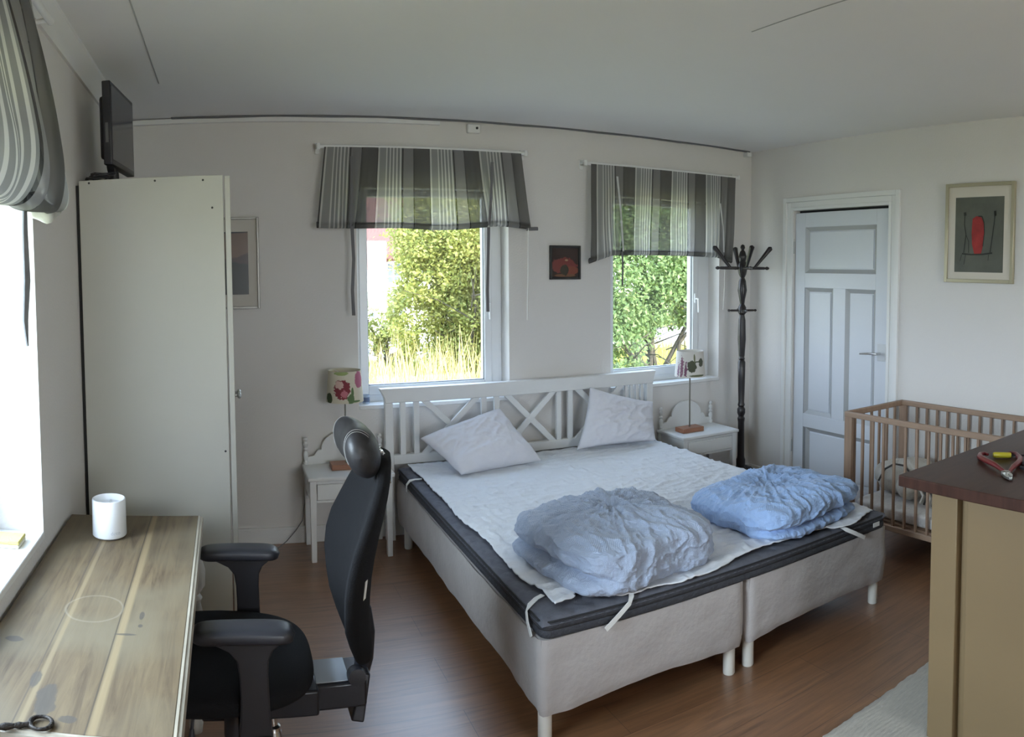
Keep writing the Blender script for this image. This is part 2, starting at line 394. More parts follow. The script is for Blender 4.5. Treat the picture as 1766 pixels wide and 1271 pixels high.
def window(n, x0, x1, glass_x0, glass_x1, label):
    root = bpy.data.objects.new('window_%d' % n, None); C.objects.link(root); root.location = ((x0 + x1) / 2, D + .14, WZ[0])
    root['kind'] = 'structure'; root['label'] = label; root['category'] = 'window'
    ya, yb = D + .13, D + .20
    f = MB(); g0, g1, h0, h1 = glass_x0, glass_x1, .915, 2.09
    f.box((x0, ya, WZ[0]), (g0 - .035, yb, WZ[1])).box((g1 + .035, ya, WZ[0]), (x1, yb, WZ[1]))
    f.box((g0 - .035, ya, WZ[0]), (g1 + .035, yb, h0 - .04)).box((g0 - .035, ya, h1 + .02), (g1 + .035, yb, WZ[1]))
    build('window_frame', f, frame_white, root, .004)
    s = MB(); yc = ya - .018
    s.box((g0 - .05, yc, h0 - .06), (g0, yb - .01, h1 + .03)).box((g1, yc, h0 - .06), (g1 + .05, yb - .01, h1 + .03))
    s.box((g0, yc, h0 - .06), (g1, yb - .01, h0)).box((g0, yc, h1), (g1, yb - .01, h1 + .03))
    build('sash', s, frame_white, root, .005)
    k = MB(); e = .004
    k.box((g0 - .001, yc + .012, h0), (g0 + e, yc + .03, h1)).box((g1 - e, yc + .012, h0), (g1 + .001, yc + .03, h1)).box((g0, yc + .012, h0 - .001), (g1, yc + .03, h0 + e))
    build('glass_seal', k, mat('dark_seal', (.12, .13, .14), .6), root, label='dark rubber seal round the pane')
    build('pane', MB().box((g0, D + .155, h0), (g1, D + .159, h1)), glass, root)
    h = MB(); h.box((g1 + .012, yc - .012, 1.38), (g1 + .034, yc, 1.45)).tube([(g1 + .023, yc - .01, 1.41), (g1 + .023, yc - .04, 1.41), (g1 + .023, yc - .045, 1.31)], .008)
    build('handle', h, frame_white, root)
    build('window_sill', MB().box((x0 + .001, D - .012, WZ[0] - .022), (x1 - .001, D + .13, WZ[0] + .003)), trim_mat, root, .004)
    return root
window(1, *W1, .864, 1.628, 'white framed window on the left of the back wall, dry grass and a red-roofed house outside')
window(2, *W2, 2.585, 3.277, 'white framed window on the right of the back wall, green bush outside')

def side_window():
    root = bpy.data.objects.new('window_3', None); C.objects.link(root); root.location = (XL - .2, 1.48, LZ[0])
    root['kind'] = 'structure'; root['label'] = 'white window in the left wall above the desk'; root['category'] = 'window'
    xa, xb = XL - .26, XL - .19; y0, y1 = LW; z0, z1 = LZ; w = .07
    f = MB().box((xa, y0, z0), (xb, y0 + w, z1)).box((xa, y1 - w, z0), (xb, y1, z1)).box((xa, y0 + w, z0), (xb, y1 - w, z0 + w)).box((xa, y0 + w, z1 - w), (xb, y1 - w, z1))
    build('window_frame', f, frame_white, root, .004)
    build('pane', MB().box((xa + .03, y0 + w, z0 + w), (xa + .034, y1 - w, z1 - w)), glass, root)
    build('window_sill', MB().box((XL - .19, y0 + .001, z0 - .02), (XL + .004, y1 - .001, z0 + .004)), trim_mat, root, .004)
side_window()
def added_near_window():  # unseen window, added as an opening for the fill light
    root = bpy.data.objects.new('window_4', None); C.objects.link(root); root.location = (1.7, YN - .2, NZ[0])
    root['kind'] = 'structure'; root['label'] = 'white window added in the wall behind the viewer to let in light'; root['category'] = 'window'
    ya, yb = YN - .24, YN - .18; x0, x1 = NW; z0, z1 = NZ; w = .07
    f = MB().box((x0, ya, z0), (x0 + w, yb, z1)).box((x1 - w, ya, z0), (x1, yb, z1)).box((x0 + w, ya, z0), (x1 - w, yb, z0 + w)).box((x0 + w, ya, z1 - w), (x1 - w, yb, z1))
    build('window_frame', f, frame_white, root, .004)
    build('pane', MB().box((x0 + w, ya + .03, z0 + w), (x1 - w, ya + .034, z1 - w)), glass, root)
added_near_window()

# door in the right wall
def door():
    root = bpy.data.objects.new('door_1', None); C.objects.link(root); root.location = (XR, 3.37, 0)
    root['kind'] = 'structure'; root['label'] = 'pale blue-grey panelled door with a steel lever in the right wall'; root['category'] = 'door'
    y0, y1, h = 2.935, 3.805, 2.05; xf = XR + .012
    panels = [(3.045, 3.705, 1.615, 1.945), (3.427, 3.70, .585, 1.508), (3.045, 3.312, .585, 1.508), (3.05, 3.68, .13, .487)]
    ys = sorted({y0, y1, 3.045, 3.705, 3.312, 3.427}); s = MB()
    # stiles and rails round the sunk panels
    s.box((xf, y0, .005), (xf + .04, 3.045, h)).box((xf, 3.705, .005), (xf + .04, y1, h))
    s.box((xf, 3.045, 1.945), (xf + .04, 3.705, h)).box((xf, 3.045, 1.508), (xf + .04, 3.705, 1.615))
    s.box((xf, 3.045, .487), (xf + .04, 3.705, .585)).box((xf, 3.045, .005), (xf + .04, 3.705, .13)).box((xf, 3.312, .585), (xf + .04, 3.427, 1.508))
    slab = build('door_slab', s, door_mat, root, .002)
    for a, b, c, d in panels:
        w = .03; m = MB()
        for p in (((xf + .022, a, c), (xf + .03, b, d)),): pass
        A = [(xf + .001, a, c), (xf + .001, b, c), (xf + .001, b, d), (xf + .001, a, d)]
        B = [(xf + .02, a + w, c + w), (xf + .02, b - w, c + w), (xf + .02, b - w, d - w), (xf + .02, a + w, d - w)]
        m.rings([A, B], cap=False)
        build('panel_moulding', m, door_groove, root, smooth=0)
        build('panel', MB().box((xf + .012, a + w + .004, c + w + .004), (xf + .03, b - w - .004, d - w - .004)), door_mat, root, .003)
        build('panel_back', MB().box((xf + .019, a + w - .002, c + w - .002), (xf + .024, b - w + .002, d - w + .002)), door_mat, root)
    k = MB().box((xf - .004, 2.945, 1.035), (xf, 3.02, 1.15))
    build('lock_plate', k, mat('painted_lock_plate', (.6, .62, .64), .3, metal=.3), root, .003)
    k = MB().tube([(xf, 2.995, 1.085), (xf - .045, 2.995, 1.085)], .009, 12).tube([(xf - .045, 2.99, 1.085), (xf - .05, 3.06, 1.084), (xf - .052, 3.13, 1.078)], [.008, .008, .006], 12)
    build('handle', k, chrome, root)
    build('latch', MB().box((xf - .006, 2.935, 1.045), (xf + .01, 2.951, 1.14)), steel, root, .004)
    for z in (1.80, .33):
        h_ = MB().lathe((xf - .008, 3.812, z - .045), [(.007, 0), (.007, .09)], 10).lathe((xf - .008, 3.812, z + .045), [(.004, 0), (.004, .02)], 8)
        build('hinge', h_, mat('painted_hinge', (.42, .43, .43), .4, metal=.3), root)
    build('door_backing', MB().box((XR + .06, 2.93, 0), (XR + .09, 3.81, 2.07)), mat('dark_gap', (.03, .03, .03), .9), root)
    return root
door()
def casing():
    m = MB()
    def arch(w0, w1, x):
        y0, y1, h = 2.93, 3.812, 2.068
        m.box((XR - x, y0 - w1, 0), (XR, y0 - w0, h + w1)).box((XR - x, y1 + w0, 0), (XR, y1 + w1, h + w1)).box((XR - x, y0 - w0, h + w0), (XR, y1 + w0, h + w1))
    arch(0, .022, .014); arch(.022, .062, .008); arch(.062, .095, .022)
    struct('trim_1', m, trim_mat, 'white moulded casing round the panelled door', .003)
casing()
struct('baseboard_back', MB().box((XL, D - .014, 0), (XR, D, .085)).box((XL, D - .02, .085), (XR, D, .1)), trim_mat, 'white skirting board along the back wall', .002)
struct('baseboard_right', MB().box((XR - .014, 3.91, 0), (XR, D - .02, .1)).box((XR - .014, YN, 0), (XR, 2.83, .1)), trim_mat, 'white skirting board along the right wall', .002)
struct('baseboard_left', MB().box((XL, YN, 0), (XL + .014, D - .02, .1)), trim_mat, 'white skirting board along the left wall', .002)
m = MB()
m.rings([[(XL, y, ZC - .085), (XL + .012, y, ZC - .085), (XL + .018, y, ZC - .06), (XL + .045, y, ZC - .03), (XL + .06, y, ZC - .02), (XL + .06, y, ZC), (XL, y, ZC)] for y in (YN, D - .001)])
struct('trim_2', m, trim_mat, 'white cove moulding where left wall meets ceiling')
struct('trim_3', MB().box((XL + .06, D - .03, ZC - .035), (1.3, D, ZC - .006)), trim_mat, 'thin white ceiling moulding on left part of back wall', .003)
struct('trim_4', MB().box((-.298, -1, ZC - .002), (-.292, 3.5, ZC)), mat('ceiling_joint', (.40, .40, .40), .8), 'narrow grey joint joint strip of the ceiling boards, left', .001)
struct('trim_5', MB().box((1.872, -1, ZC - .002), (1.878, 2.15, ZC)), mat('ceiling_joint', (.40, .40, .40), .8), 'narrow grey joint joint strip of the ceiling boards, right', .001)
pts = [(XL + .3 + (XR - .05 - XL - .3) * i / 30, D - .035, ZC - .004 - .004 * math.sin(i * .7) ** 2) for i in range(31)]
o = build('ceiling_cable', MB().tube(pts, .0065, 8), cable_grey); tag(o, 'thin dark grey cable running along the top of the back wall', 'cable')
t = thing('cable_end_clip', 'small white clip at the right end of the ceiling cable', 'clip', (XR - .06, D, ZC - .03))
build('clip_body', MB().box((XR - .085, D - .05, ZC - .045), (XR - .04, D, ZC - .012)), trim_mat, t, .004)
t = thing('wall_socket', 'small white wall fixture with a hole below the ceiling cable', 'fixture', (1.5, D, 2.5))
build('fixture_body', MB().box((1.475, D - .03, 2.475), (1.56, D, 2.53)), trim_mat, t, .006)
build('hole', MB().lathe((1.535, D - .0305, 2.505), [(.008, 0), (.008, -.004)], 12, (0, 1, 0)), screw_dark, t)

# ------------------------------------------------------------------ blinds
def strap(name, pts, w, m, parent, th=.0012):
    P = [Vector(p) for p in pts]; mb = MB(); R = []
    for k, p in enumerate(P):
        x = Vector((1, 0, 0)); tw = math.sin(k * 1.3) * .35; x = Vector((math.cos(tw), math.sin(tw), 0))
        y = Vector((-x.y, x.x, 0)); R.append([p - x * w / 2 - y * th, p + x * w / 2 - y * th, p + x * w / 2 + y * th, p - x * w / 2 + y * th])
    mb.rings(R); return build(name, mb, m, parent, smooth=0)
def roman_blind(name, label, xt, xb, zt, zb, periods, phase, gathers, hem):
    root = thing(name, label, 'blind', ((xt[0] + xt[1]) / 2, D, zt))
    y0 = D - .085; cloth = stripe_material('striped_cloth_' + name, periods, phase, .48)
    def fn(u, v):
        # v 0..0.86 hangs, the rest rolls round the hem stick
        vv = min(v / .86, 1)
        x = (xt[0] + (xt[1] - xt[0]) * u) * (1 - vv) + (xb[0] + (xb[1] - xb[0]) * u) * vv
        lo = zb + hem(u); z = zt + (lo - zt) * vv
        y = y0 - .012 * vv * math.sin(u * 9 + 1) - .014 * vv
        g = 0
        for gu, gs in gathers:
            d = (u - gu); e = math.exp(-(d / .07) ** 2); x -= d * (xt[1] - xt[0]) * .45 * e * vv ** 1.5
            y += .012 * e * vv * math.cos(d * 190)
        y -= .009 * vv * noise.noise(Vector((u * 10, vv * 2.2, xt[0]))) * 1.6
        if v > .86:
            a = (v - .86) / .14 * 2 * PI * .95; rr = .017
            y = y + rr * (1 - math.cos(a)) ; z = z - rr * math.sin(a) * 1.1
        return (x, y, z)
    build('striped_cloth', MB().grid(fn, 200, 60), cloth, root, smooth=180)
    build('rod', MB().tube([(xt[0] - .03, D - .07, zt + .005), (xt[1] + .03, D - .07, zt + .005)], .012, 12), trim_mat, root)
    for x in (xt[0] - .035, xt[1] + .035):
        b = MB().box((x - .01, D - .012, zt - .03), (x + .014, D, zt + .035)).tube([(x, D - .005, zt + .005), (x, D - .075, zt + .005)], .007, 8).lathe((x, D - .075, zt - .012), [(.012, 0), (.014, .017), (.012, .034)], 12)
        build('bracket', b, trim_mat, root, 0)
    return root, y0
r, yb = roman_blind('roman_blind', 'striped grey and white fabric blind over the left window of the back wall', (.586, 1.806), (.53, 1.865), 2.355, 1.905, 3.93, .51,
                    [(.14, 1), (.80, 1)], lambda u: -.012 * math.cos((u - .45) * 5) - .006 * math.sin(u * 13) - (.014 * max(0, (u - .86) / .14)) - .01 * max(0, (.12 - u) / .12))
strap('tie_strap', [(.742, yb - .012, 2.30), (.737, yb - .03, 2.1), (.727, yb - .042, 1.9)], .017, strap_grey, r)
strap('tie_strap', [(.735, yb - .03, 1.89), (.742, yb - .028, 1.7), (.732, yb - .026, 1.52), (.737, yb - .026, 1.37)], .02, strap_grey, r)
strap('tie_strap', [(1.607, yb - .015, 2.29), (1.592, yb - .035, 2.1), (1.574, yb - .043, 1.9)], .018, strap_grey, r)
strap('tie_strap', [(1.575, yb - .03, 1.89), (1.572, yb - .026, 1.72), (1.566, yb - .024, 1.5), (1.568, yb - .024, 1.37)], .02, strap_grey, r)
build('pull_cord', MB().tube([(1.85, D - .09, 1.90), (1.849, D - .085, 1.6), (1.844, D - .08, 1.31)], .0025, 6), cord_white, r)
build('hem_stick', MB().tube([(1.84, yb + .006, 1.885), (1.915, yb - .002, 1.888)], .012, 10), strap_grey, r, label='dark end of the hem stick poking out of the cloth')
r, yb = roman_blind('roman_blind', 'striped grey and white fabric blind over the right window of the back wall', (2.30, 3.522), (2.285, 3.50), 2.322, 1.735, 4.07, .40,
                    [(.16, 1), (.87, 1)], lambda u: .012 * math.sin(u * PI) - .05 * max(0, (.12 - u) / .12) - .035 * max(0, (u - .9) / .1))
strap('tie_strap', [(2.49, yb - .015, 2.25), (2.505, yb - .04, 2.0), (2.52, yb - .045, 1.75)], .014, strap_white, r)
strap('tie_strap', [(2.52, yb - .03, 1.75), (2.527, yb - .026, 1.64), (2.525, yb - .024, 1.52)], .014, strap_grey, r)
strap('tie_strap', [(3.36, yb - .02, 2.12), (3.368, yb - .045, 1.95), (3.375, yb - .05, 1.76)], .012, strap_white, r)
build('pull_cord', MB().tube([(3.44, D - .07, 1.72), (3.443, D - .06, 1.5), (3.44, D - .05, 1.33)], .0022, 6), cord_white, r)

def side_blind():
    root = thing('roman_blind', 'large striped blind rolled up over the left wall window, nearest the camera', 'blind', (XL, 1.5, 2.38))
    cloth = stripe_material('striped_cloth_side', -1.76, .75, .45)
    prof = [(-.50, 2.40), (-.475, 2.30), (-.445, 2.15), (-.415, 2.0), (-.40, 1.9), (-.405, 1.84), (-.43, 1.80), (-.47, 1.79), (-.515, 1.81), (-.535, 1.87), (-.53, 1.96)]
    def at(tt):
        f = tt * (len(prof) - 1); i = min(int(f), len(prof) - 2); f -= i
        p0 = prof[max(i - 1, 0)]; p1 = prof[i]; p2 = prof[i + 1]; p3 = prof[min(i + 2, len(prof) - 1)]
        return tuple(.5 * ((2 * b) + (-a + c) * f + (2 * a - 5 * b + 4 * c - d) * f * f + (-a + 3 * b - 3 * c + d) * f ** 3) for a, b, c, d in zip(p0, p1, p2, p3))
    def fn(u, v):
        # u 0 at the far end; the cloth swings towards the wall there
        x, z = at(v); y = 2.10 - 1.27 * u
        k = 1 - math.exp(-(u / .12)); far = 1 - k
        x = x * k + (-.505 - .04 * v + .055 * math.sin(v * PI)) * far
        z = z + far * .11 * max(0, v - .35)
        x += .016 * math.sin(u * 34 + v * 2.5) * math.sin(min(1, v * 1.5) * PI * .6) + .02 * noise.noise(Vector((u * 6, v * 3, 2)))
        y -= far * .16 * (1 - v) ** 2
        return (x, y, z)
    build('striped_cloth', MB().grid(fn, 170, 70), cloth, root, smooth=180)
    def tail(u, v):
        a = v * 2 * PI; r_ = .014 + .012 * math.sin(u * PI) + .004 * math.sin(3 * a + u * 9)
        return (-.50 + r_ * math.cos(a) * 1.4, 1.86 + .25 * u, 1.845 - .035 * math.sin(u * 2.6) + r_ * math.sin(a))
    build('cloth_tail', MB().grid(tail, 24, 16), mat('loose_white_lining', (.55, .54, .5), .9, var=.2, vscale=20), root, smooth=180, label='loose pale end of the lining')
    build('rod', MB().tube([(-.51, .75, 2.415), (-.51, 2.2, 2.415)], .012, 12), trim_mat, root)
    b = MB().box((XL, 2.16, 2.36), (XL + .012, 2.2, 2.45)).tube([(XL, 2.18, 2.41), (-.51, 2.18, 2.415)], .008, 8)
    build('bracket', b, trim_mat, root)
    w = .025; P = [(-.50, 1.80, 1.84), (-.50, 1.79, 1.75), (-.495, 1.775, 1.62), (-.50, 1.765, 1.52), (-.497, 1.765, 1.455)]
    R = []
    for k, p in enumerate(P):
        ww = [.012, .020, .026, .02, .005][k]; R.append([(p[0] - .002, p[1] - ww, p[2]), (p[0] - .002, p[1] + ww, p[2]), (p[0] + .002, p[1] + ww, p[2]), (p[0] + .002, p[1] - ww, p[2])])
    build('tie_strap', MB().rings(R), mat('grey_tie_cloth', (.30, .31, .33), .9, var=.3, vscale=30), root)
side_blind()

# ------------------------------------------------------------------ wardrobe and what stands on it
def wardrobe():
    y0, y1, z1 = 2.89, 3.72, 2.018
    t = thing('wardrobe', 'tall cream-white wardrobe in the left corner, its plain side facing the desk', 'wardrobe', (-.28, 3.3, 0))
    b = MB().box((-.577, y0, .0), (-.002, y0 + .018, z1)).box((-.572, y1 - .018, 0), (-.002, y1, z1)).box((-.572, y0 + .018, z1 - .018), (-.002, y1 - .018, z1)).box((-.572, y0 + .018, .06), (-.002, y1 - .018, .08)).box((-.575, y0 + .01, 0), (-.567, y1, z1 - .01))
    build('carcass', b, cream_side, t, .0015)
    for a, c in ((y0 + .001, (y0 + y1) / 2 - .002), ((y0 + y1) / 2 + .002, y1 - .001)):
        d = build('door', MB().box((.004, a, .05), (.026, c, z1 - .003)), cream_side, t, .002)
        yk = c - .04 if a < 3.1 else a + .04
        k = MB().lathe((.026, yk, 1.075), [(.006, 0), (.006, .012), (.014, .018), (.015, .026), (.009, .032)], 14, (1, 0, 0))
        build('knob', k, steel, d)
    for x, z in ((-.535, 2.007), (-.27, 2.004), (-.08, 2.0), (-.046, 1.89), (-.017, .912)):
        build('screw_hole', MB().lathe((x, y0 - .0006, z), [(.0045, 0), (.0045, .002)], 10, (0, 1, 0)), screw_dark, t)
    build('gap_shade_strip', MB().box((XL + .001, y0 + .004, .01), (-.575, y0 + .012, 2.0)), mat('gap_shade_black', (.02, .02, .02), .9), t, label='dark strip standing in for the shade between wardrobe side and wall')  # black strip painted in for the shade of the open gap
wardrobe()
def monitor():
    t = thing('monitor', 'black flat computer screen standing on top of the wardrobe', 'monitor', (-.45, 3.12, 2.018))
    A, B = Vector((-.445, 2.935, 0)), Vector((-.405, 3.34, 0)); u = (B - A).normalized(); n = Vector((u.y, -u.x, 0)); Z = Vector((0, 0, 1))
    lean = Vector((.0, 0, 0)); z0, z1 = 2.085, 2.425
    def slab(a, b, d0, d1, za, zb):
        P = [A + u * a + n * d0 + Z * za, A + u * b + n * d0 + Z * za, A + u * b + n * d1 + Z * za, A + u * a + n * d1 + Z * za]
        return MB().hexa(P + [p + Z * (zb - za) for p in P])
    L = (B - A).length
    build('casing', slab(0, L, -.035, 0, z0, z1), black_plastic, t, .004)
    build('screen', slab(.016, L - .016, .0, .0012, z0 + .022, z1 - .016), lcd, t, label='dark glossy display')
    build('back_bulge', slab(.04, L - .04, -.06, -.035, z0 + .03, z1 - .05), black_plastic, t, .012)
    c = A + u * (L * .5)
    build('stand', MB().lathe((c.x - .035, c.y, 2.018), [(.075, 0), (.075, .012), (.02, .02), (.018, .03)], 24).tube([(c.x - .04, c.y, 2.03), (c.x - .045, c.y, 2.12), (c.x - .04, c.y, 2.2)], .02, 12).lathe((c.x - .055, c.y - .10, 2.10), [(.001, 0), (.034, .001), (.036, .012), (.034, .03), (.001, .031)], 20, (1, 0, 0)), black_plastic, t)
    build('side_button', slab(-.001, .0, -.024, -.012, z0 + .09, z0 + .17), mat('grey_button', (.12, .12, .12), .4), t)
    cb = []
    for k in range(46):
        a = k * .62; cb.append((-.515 + .048 * math.cos(a) + .0006 * k, 2.955 + .05 * math.sin(a) + .001 * k, 2.026 + .0007 * k + .004 * math.sin(a * 2.3)))
    o = build('cable_coil', MB().tube(cb, .0045, 6), black_plastic); tag(o, 'bundle of black cable lying on the wardrobe beside the monitor', 'cable')
monitor()

# ------------------------------------------------------------------ pictures
def picture(name, label, axis, c, w, h, fw, frame, board, inner, art, depth=.02):
    """axis 'y' hangs on the back wall, 'x' on the right wall; art(to3d) fills the print"""
    t = thing(name, label, 'picture', c)
    def P(a, b, d):
        return (c[0] + a, c[1] - d, c[2] + b) if axis == 'y' else (c[0] - d, c[1] - a, c[2] + b)
    m = MB()
    for a0, b0, a1, b1 in ((-w / 2, -h / 2, -w / 2 + fw, h / 2), (w / 2 - fw, -h / 2, w / 2, h / 2), (-w / 2 + fw, -h / 2, w / 2 - fw, -h / 2 + fw), (-w / 2 + fw, h / 2 - fw, w / 2 - fw, h / 2)):
        m.box(P(a0, b0, 0), P(a1, b1, depth))
    build('frame', m, frame, t, .0025)
    if board: build('mount', MB().box(P(-w / 2 + fw, -h / 2 + fw, 0), P(w / 2 - fw, h / 2 - fw, depth - .010)), board, t)
    else: build('mount', MB().box(P(-w / 2 + fw, -h / 2 + fw, 0), P(w / 2 - fw, h / 2 - fw, depth - .010)), frame, t)
    art(t, P, depth - .009)
    return t
def flat(P, pts, d): return [P(a, b, d) for a, b in pts]
def art_dark(t, P, d):
    m = spots_material('dark_landscape_print', (.07, .05, .05), [((0, .02, .13), (.2, .2, .10), (.16, .10, .075), .8), ((0, .02, -.12), (.3, .2, .13), (.028, .032, .034), .5), ((0, .02, .22), (.3, .2, .045), (.035, .035, .04), .2)], .3, 9)
    build('print', MB().box(P(-.135, -.185, d - .001), P(.135, .185, d)), m, t)
picture('framed_picture', 'silver-framed dark landscape print half hidden behind the wardrobe', 'y', (0.0, D - .001, 1.69), .40, .54, .014, silver_frame, mat('cream_mount', (.56, .53, .48), .8), None, art_dark)
def art_red(t, P, d):
    m = spots_material('red_brown_print', (.035, .018, .015), [((-.01, .0, -.02), (.095, .2, .05), (.17, .035, .03), .9), ((.04, 0, -.055), (.06, .2, .03), (.2, .05, .03), .9), ((0, 0, -.085), (.08, .2, .01), (.16, .07, .035), .4), ((-.005, 0, -.05), (.03, .2, .035), (.04, .03, .018), .9), ((.01, 0, .015), (.012, .1, .006), (.35, .2, .12), .8)], .25, 40)
    build('print', MB().box(P(-.094, -.094, d - .001), P(.094, .094, d)), m, t)
picture('framed_picture', 'small black-framed red and brown picture between the two windows', 'y', (2.147, D - .001, 1.675), .224, .224, .014, mat('black_frame', (.02, .02, .02), .4), None, None, art_red)
def art_figure(t, P, d):
    g = mat('grey_green_print', (.115, .118, .098), .7, col2=(.085, .09, .075), vscale=9)
    red = mat('print_red', (.36, .03, .028), .7, var=.4, vscale=14); ink = mat('print_ink', (.025, .027, .022), .7)
    pr_ = build('print', MB().box(P(-.168, -.236, d - .001), P(.168, .215, d)), g, t)
    e = d + .0007
    poly = [(-.045, .085), (-.02, .10), (.01, .098), (.033, .07), (.038, 0), (.03, -.08), (.018, -.125), (-.028, -.127), (-.045, -.07), (-.05, 0)]
    b = MB(); b.prism(flat(P, poly, e), Vector(P(0, 0, .0006)) - Vector(P(0, 0, 0))); build('red_shape', b, red, pr_, smooth=0)
    k = MB()
    def line(pts, w):
        for (a0, b0), (a1, b1) in zip(pts, pts[1:]):
            dx, dy = a1 - a0, b1 - b0; L = math.hypot(dx, dy) or 1; nx, ny = -dy / L * w / 2, dx / L * w / 2
            k.prism(flat(P, [(a0 + nx, b0 + ny), (a1 + nx, b1 + ny), (a1 - nx, b1 - ny), (a0 - nx, b0 - ny)], e + .0003), Vector(P(0, 0, .0004)) - Vector(P(0, 0, 0)))
    line([(-.115, -.125), (-.05, -.13), (.03, -.128), (.095, -.12)], .009)
    line([(-.10, .11), (-.102, .05), (-.09, -.01), (-.103, -.12)], .006); line([(-.09, -.01), (-.07, -.05), (-.068, -.12)], .004)
    line([(.11, .125), (.103, .05), (.092, -.03), (.08, -.12)], .006); line([(.108, .13), (.112, .10)], .016); line([(-.10, .125), (-.098, .105)], .017)
    line([(-.118, -.13), (-.128, -.17)], .003); line([(-.09, -.13), (-.1, -.19)], .003); line([(.07, -.13), (.068, -.165)], .003)
    line([(-.006, .10), (.02, .098), (.035, .06)], .007); line([(.035, .06), (.039, 0), (.03, -.08)], .005)
    build('ink_drawing', k, ink, pr_, smooth=0)
picture('framed_picture', 'pale gold-framed print of a red upright shape on the right wall', 'x', (XR - .001, 2.242, 1.875), .478, .60, .022, gold_frame, mat_board, None, art_figure, .025)

# ------------------------------------------------------------------ desk and desk things
def desk():
    x0, x1, y0, y1, z = XL + .012, -.118, 1.308, 2.572, .758
    t = thing('desk', 'old worn wooden desk with stained top against the left wall', 'desk', (-.35, 1.95, 0))
    build('desk_top', MB().box((x0, y0, z - .03), (x1, y1, z)), desk_material(), t, .002)
    e = MB(); ew = mat('pale_worn_edge', (.42, .37, .29), .35, var=.35, vscale=12, stretch=(1, .4, 1))
    prof = [(0, 0), (.006, .0), (.0085, -.003), (.0145, -.004), (.0185, -.012), (.0175, -.024), (.012, -.03), (0, -.03)]
    e.rings([[(x1 + a, y, z + b - .0005) for a, b in prof] for y in (y0, y1)])
    build('edge_moulding', e, ew, t)
    e = MB(); e.rings([[(x, y0 - a, z + b - .0005) for a, b in prof] for x in (x0, x1 + .0175)])
    build('edge_moulding', e, ew, t)
    build('apron', MB().box((x0 + .03, y0 + .05, z - .13), (x1 - .03, y1 - .05, z - .03)), mat('desk_apron_paint', (.42, .38, .32), .6, var=.15), t, .003)
    for x, y in ((x0 + .05, y0 + .07), (x0 + .05, y1 - .06), (x1 - .025, y1 - .06), (x1 - .025, y0 + .07)):
        p = [(.022, .0), (.026, .03), (.018, .06), (.022, .12), (.034, .30), (.038, .42), (.026, .47), (.034, .485), (.024, .50), (.045, .53), (.048, .58), (.038, .615), (.036, .63)]
        build('leg', MB().lathe((x, y, 0), p, 20).box((x - .03, y - .03, .625), (x + .03, y + .03, .728)), mat('desk_leg_paint', (.52, .49, .43), .45, var=.3, vscale=14), t, 0)
desk()
def router():
    t = thing('router', 'white cylindrical home router with a hollow top standing on the desk', 'router', (-.405, 2.365, .758))
    c = (-.405, 2.365, .758)
    n = 48; R = []
    for r_, h_ in [(.0535, 0), (.057, .004), (.056, .118), (.055, .123), (.052, .124), (.049, .119), (.047, .104), (.02, .098), (.001, .097)]:
        R.append([(c[0] + r_ * math.cos(2 * PI * i / n), c[1] + r_ * math.sin(2 * PI * i / n), c[2] + h_ + .004) for i in range(n)])
    build('body', MB().rings(R), ceramic, t, smooth=50)
    build('foot', MB().lathe(c, [(.046, 0), (.046, .005)], 32), mat('grey_foot', (.15, .15, .16), .6), t)
    build('inner_fin', MB().box((c[0] - .0015, c[1] - .03, c[2] + .102), (c[0] + .0015, c[1] + .04, c[2] + .112)), ceramic, t)
    cu = bpy.data.curves.new('lettering', 'FONT'); cu.body = 'deco'; cu.size = .017; cu.extrude = .0006; cu.align_x = 'CENTER'
    tmp = bpy.data.objects.new('tmp', cu); C.objects.link(tmp); bpy.context.view_layer.update()
    dg = bpy.context.evaluated_depsgraph_get(); me = bpy.data.meshes.new_from_object(tmp.evaluated_get(dg)); bpy.data.objects.remove(tmp)
    a0 = math.atan2(-c[1], -c[0]) + .35
    for v in me.vertices:
        a = a0 + v.co.x / .0572; z = v.co.y + .02; r_ = .0569 + v.co.z * .6
        v.co = (r_ * math.cos(a), r_ * math.sin(a), z)
    me.materials.append(mat('pale_grey_lettering', (.50, .52, .56), .5)); o = bpy.data.objects.new('lettering', me); C.objects.link(o); o.parent = t
router()
def key():
    t = thing('iron_key', 'old dark iron key with a round bow on the near end of the desk', 'key', (-.40, 1.31, .758))
    z = .764; c = Vector((-.372, 1.322, z)); ring = []
    m = MB(); n = 36
    R = []
    for i in range(n + 1):
        a = 2 * PI * i / n; u = Vector((math.cos(a), math.sin(a), 0)); p = c + Vector((u.x * .0215, u.y * .0205, 0)); rr = .0042 + .0008 * math.cos(2 * a)
        R.append([p + u * (rr * math.cos(b)) + Vector((0, 0, rr * math.sin(b))) for b in [2 * PI * j / 10 for j in range(10)]])
    m.rings(R, cap=False); build('bow', m, dark_iron, t)
    d = Vector((-.92, -.38, 0)).normalized(); s0 = c + d * .024
    prof = [.0055, .0045, .0065, .0045, .006, .0075, .0055, .0042, .0042, .0042, .004]
    P = [s0 + d * (.009 * k) for k in range(len(prof))]
    build('shaft', MB().tube(P, prof, 12), dark_iron, t)
    q = P[-2]; w = Vector((d.y, -d.x, 0))
    build('bit', MB().hexa([q + Vector((0, 0, -.002)), q + d * .014 + Vector((0, 0, -.002)), q + d * .014 + w * .02 + Vector((0, 0, -.002)), q + w * .02 + Vector((0, 0, -.002)),
                            q + Vector((0, 0, .002)), q + d * .014 + Vector((0, 0, .002)), q + d * .014 + w * .02 + Vector((0, 0, .002)), q + w * .02 + Vector((0, 0, .002))]), dark_iron, t)
key()
t = thing('sponge', 'small yellow and pale block lying on the left window sill', 'sponge', (-.67, 2.09, .819))
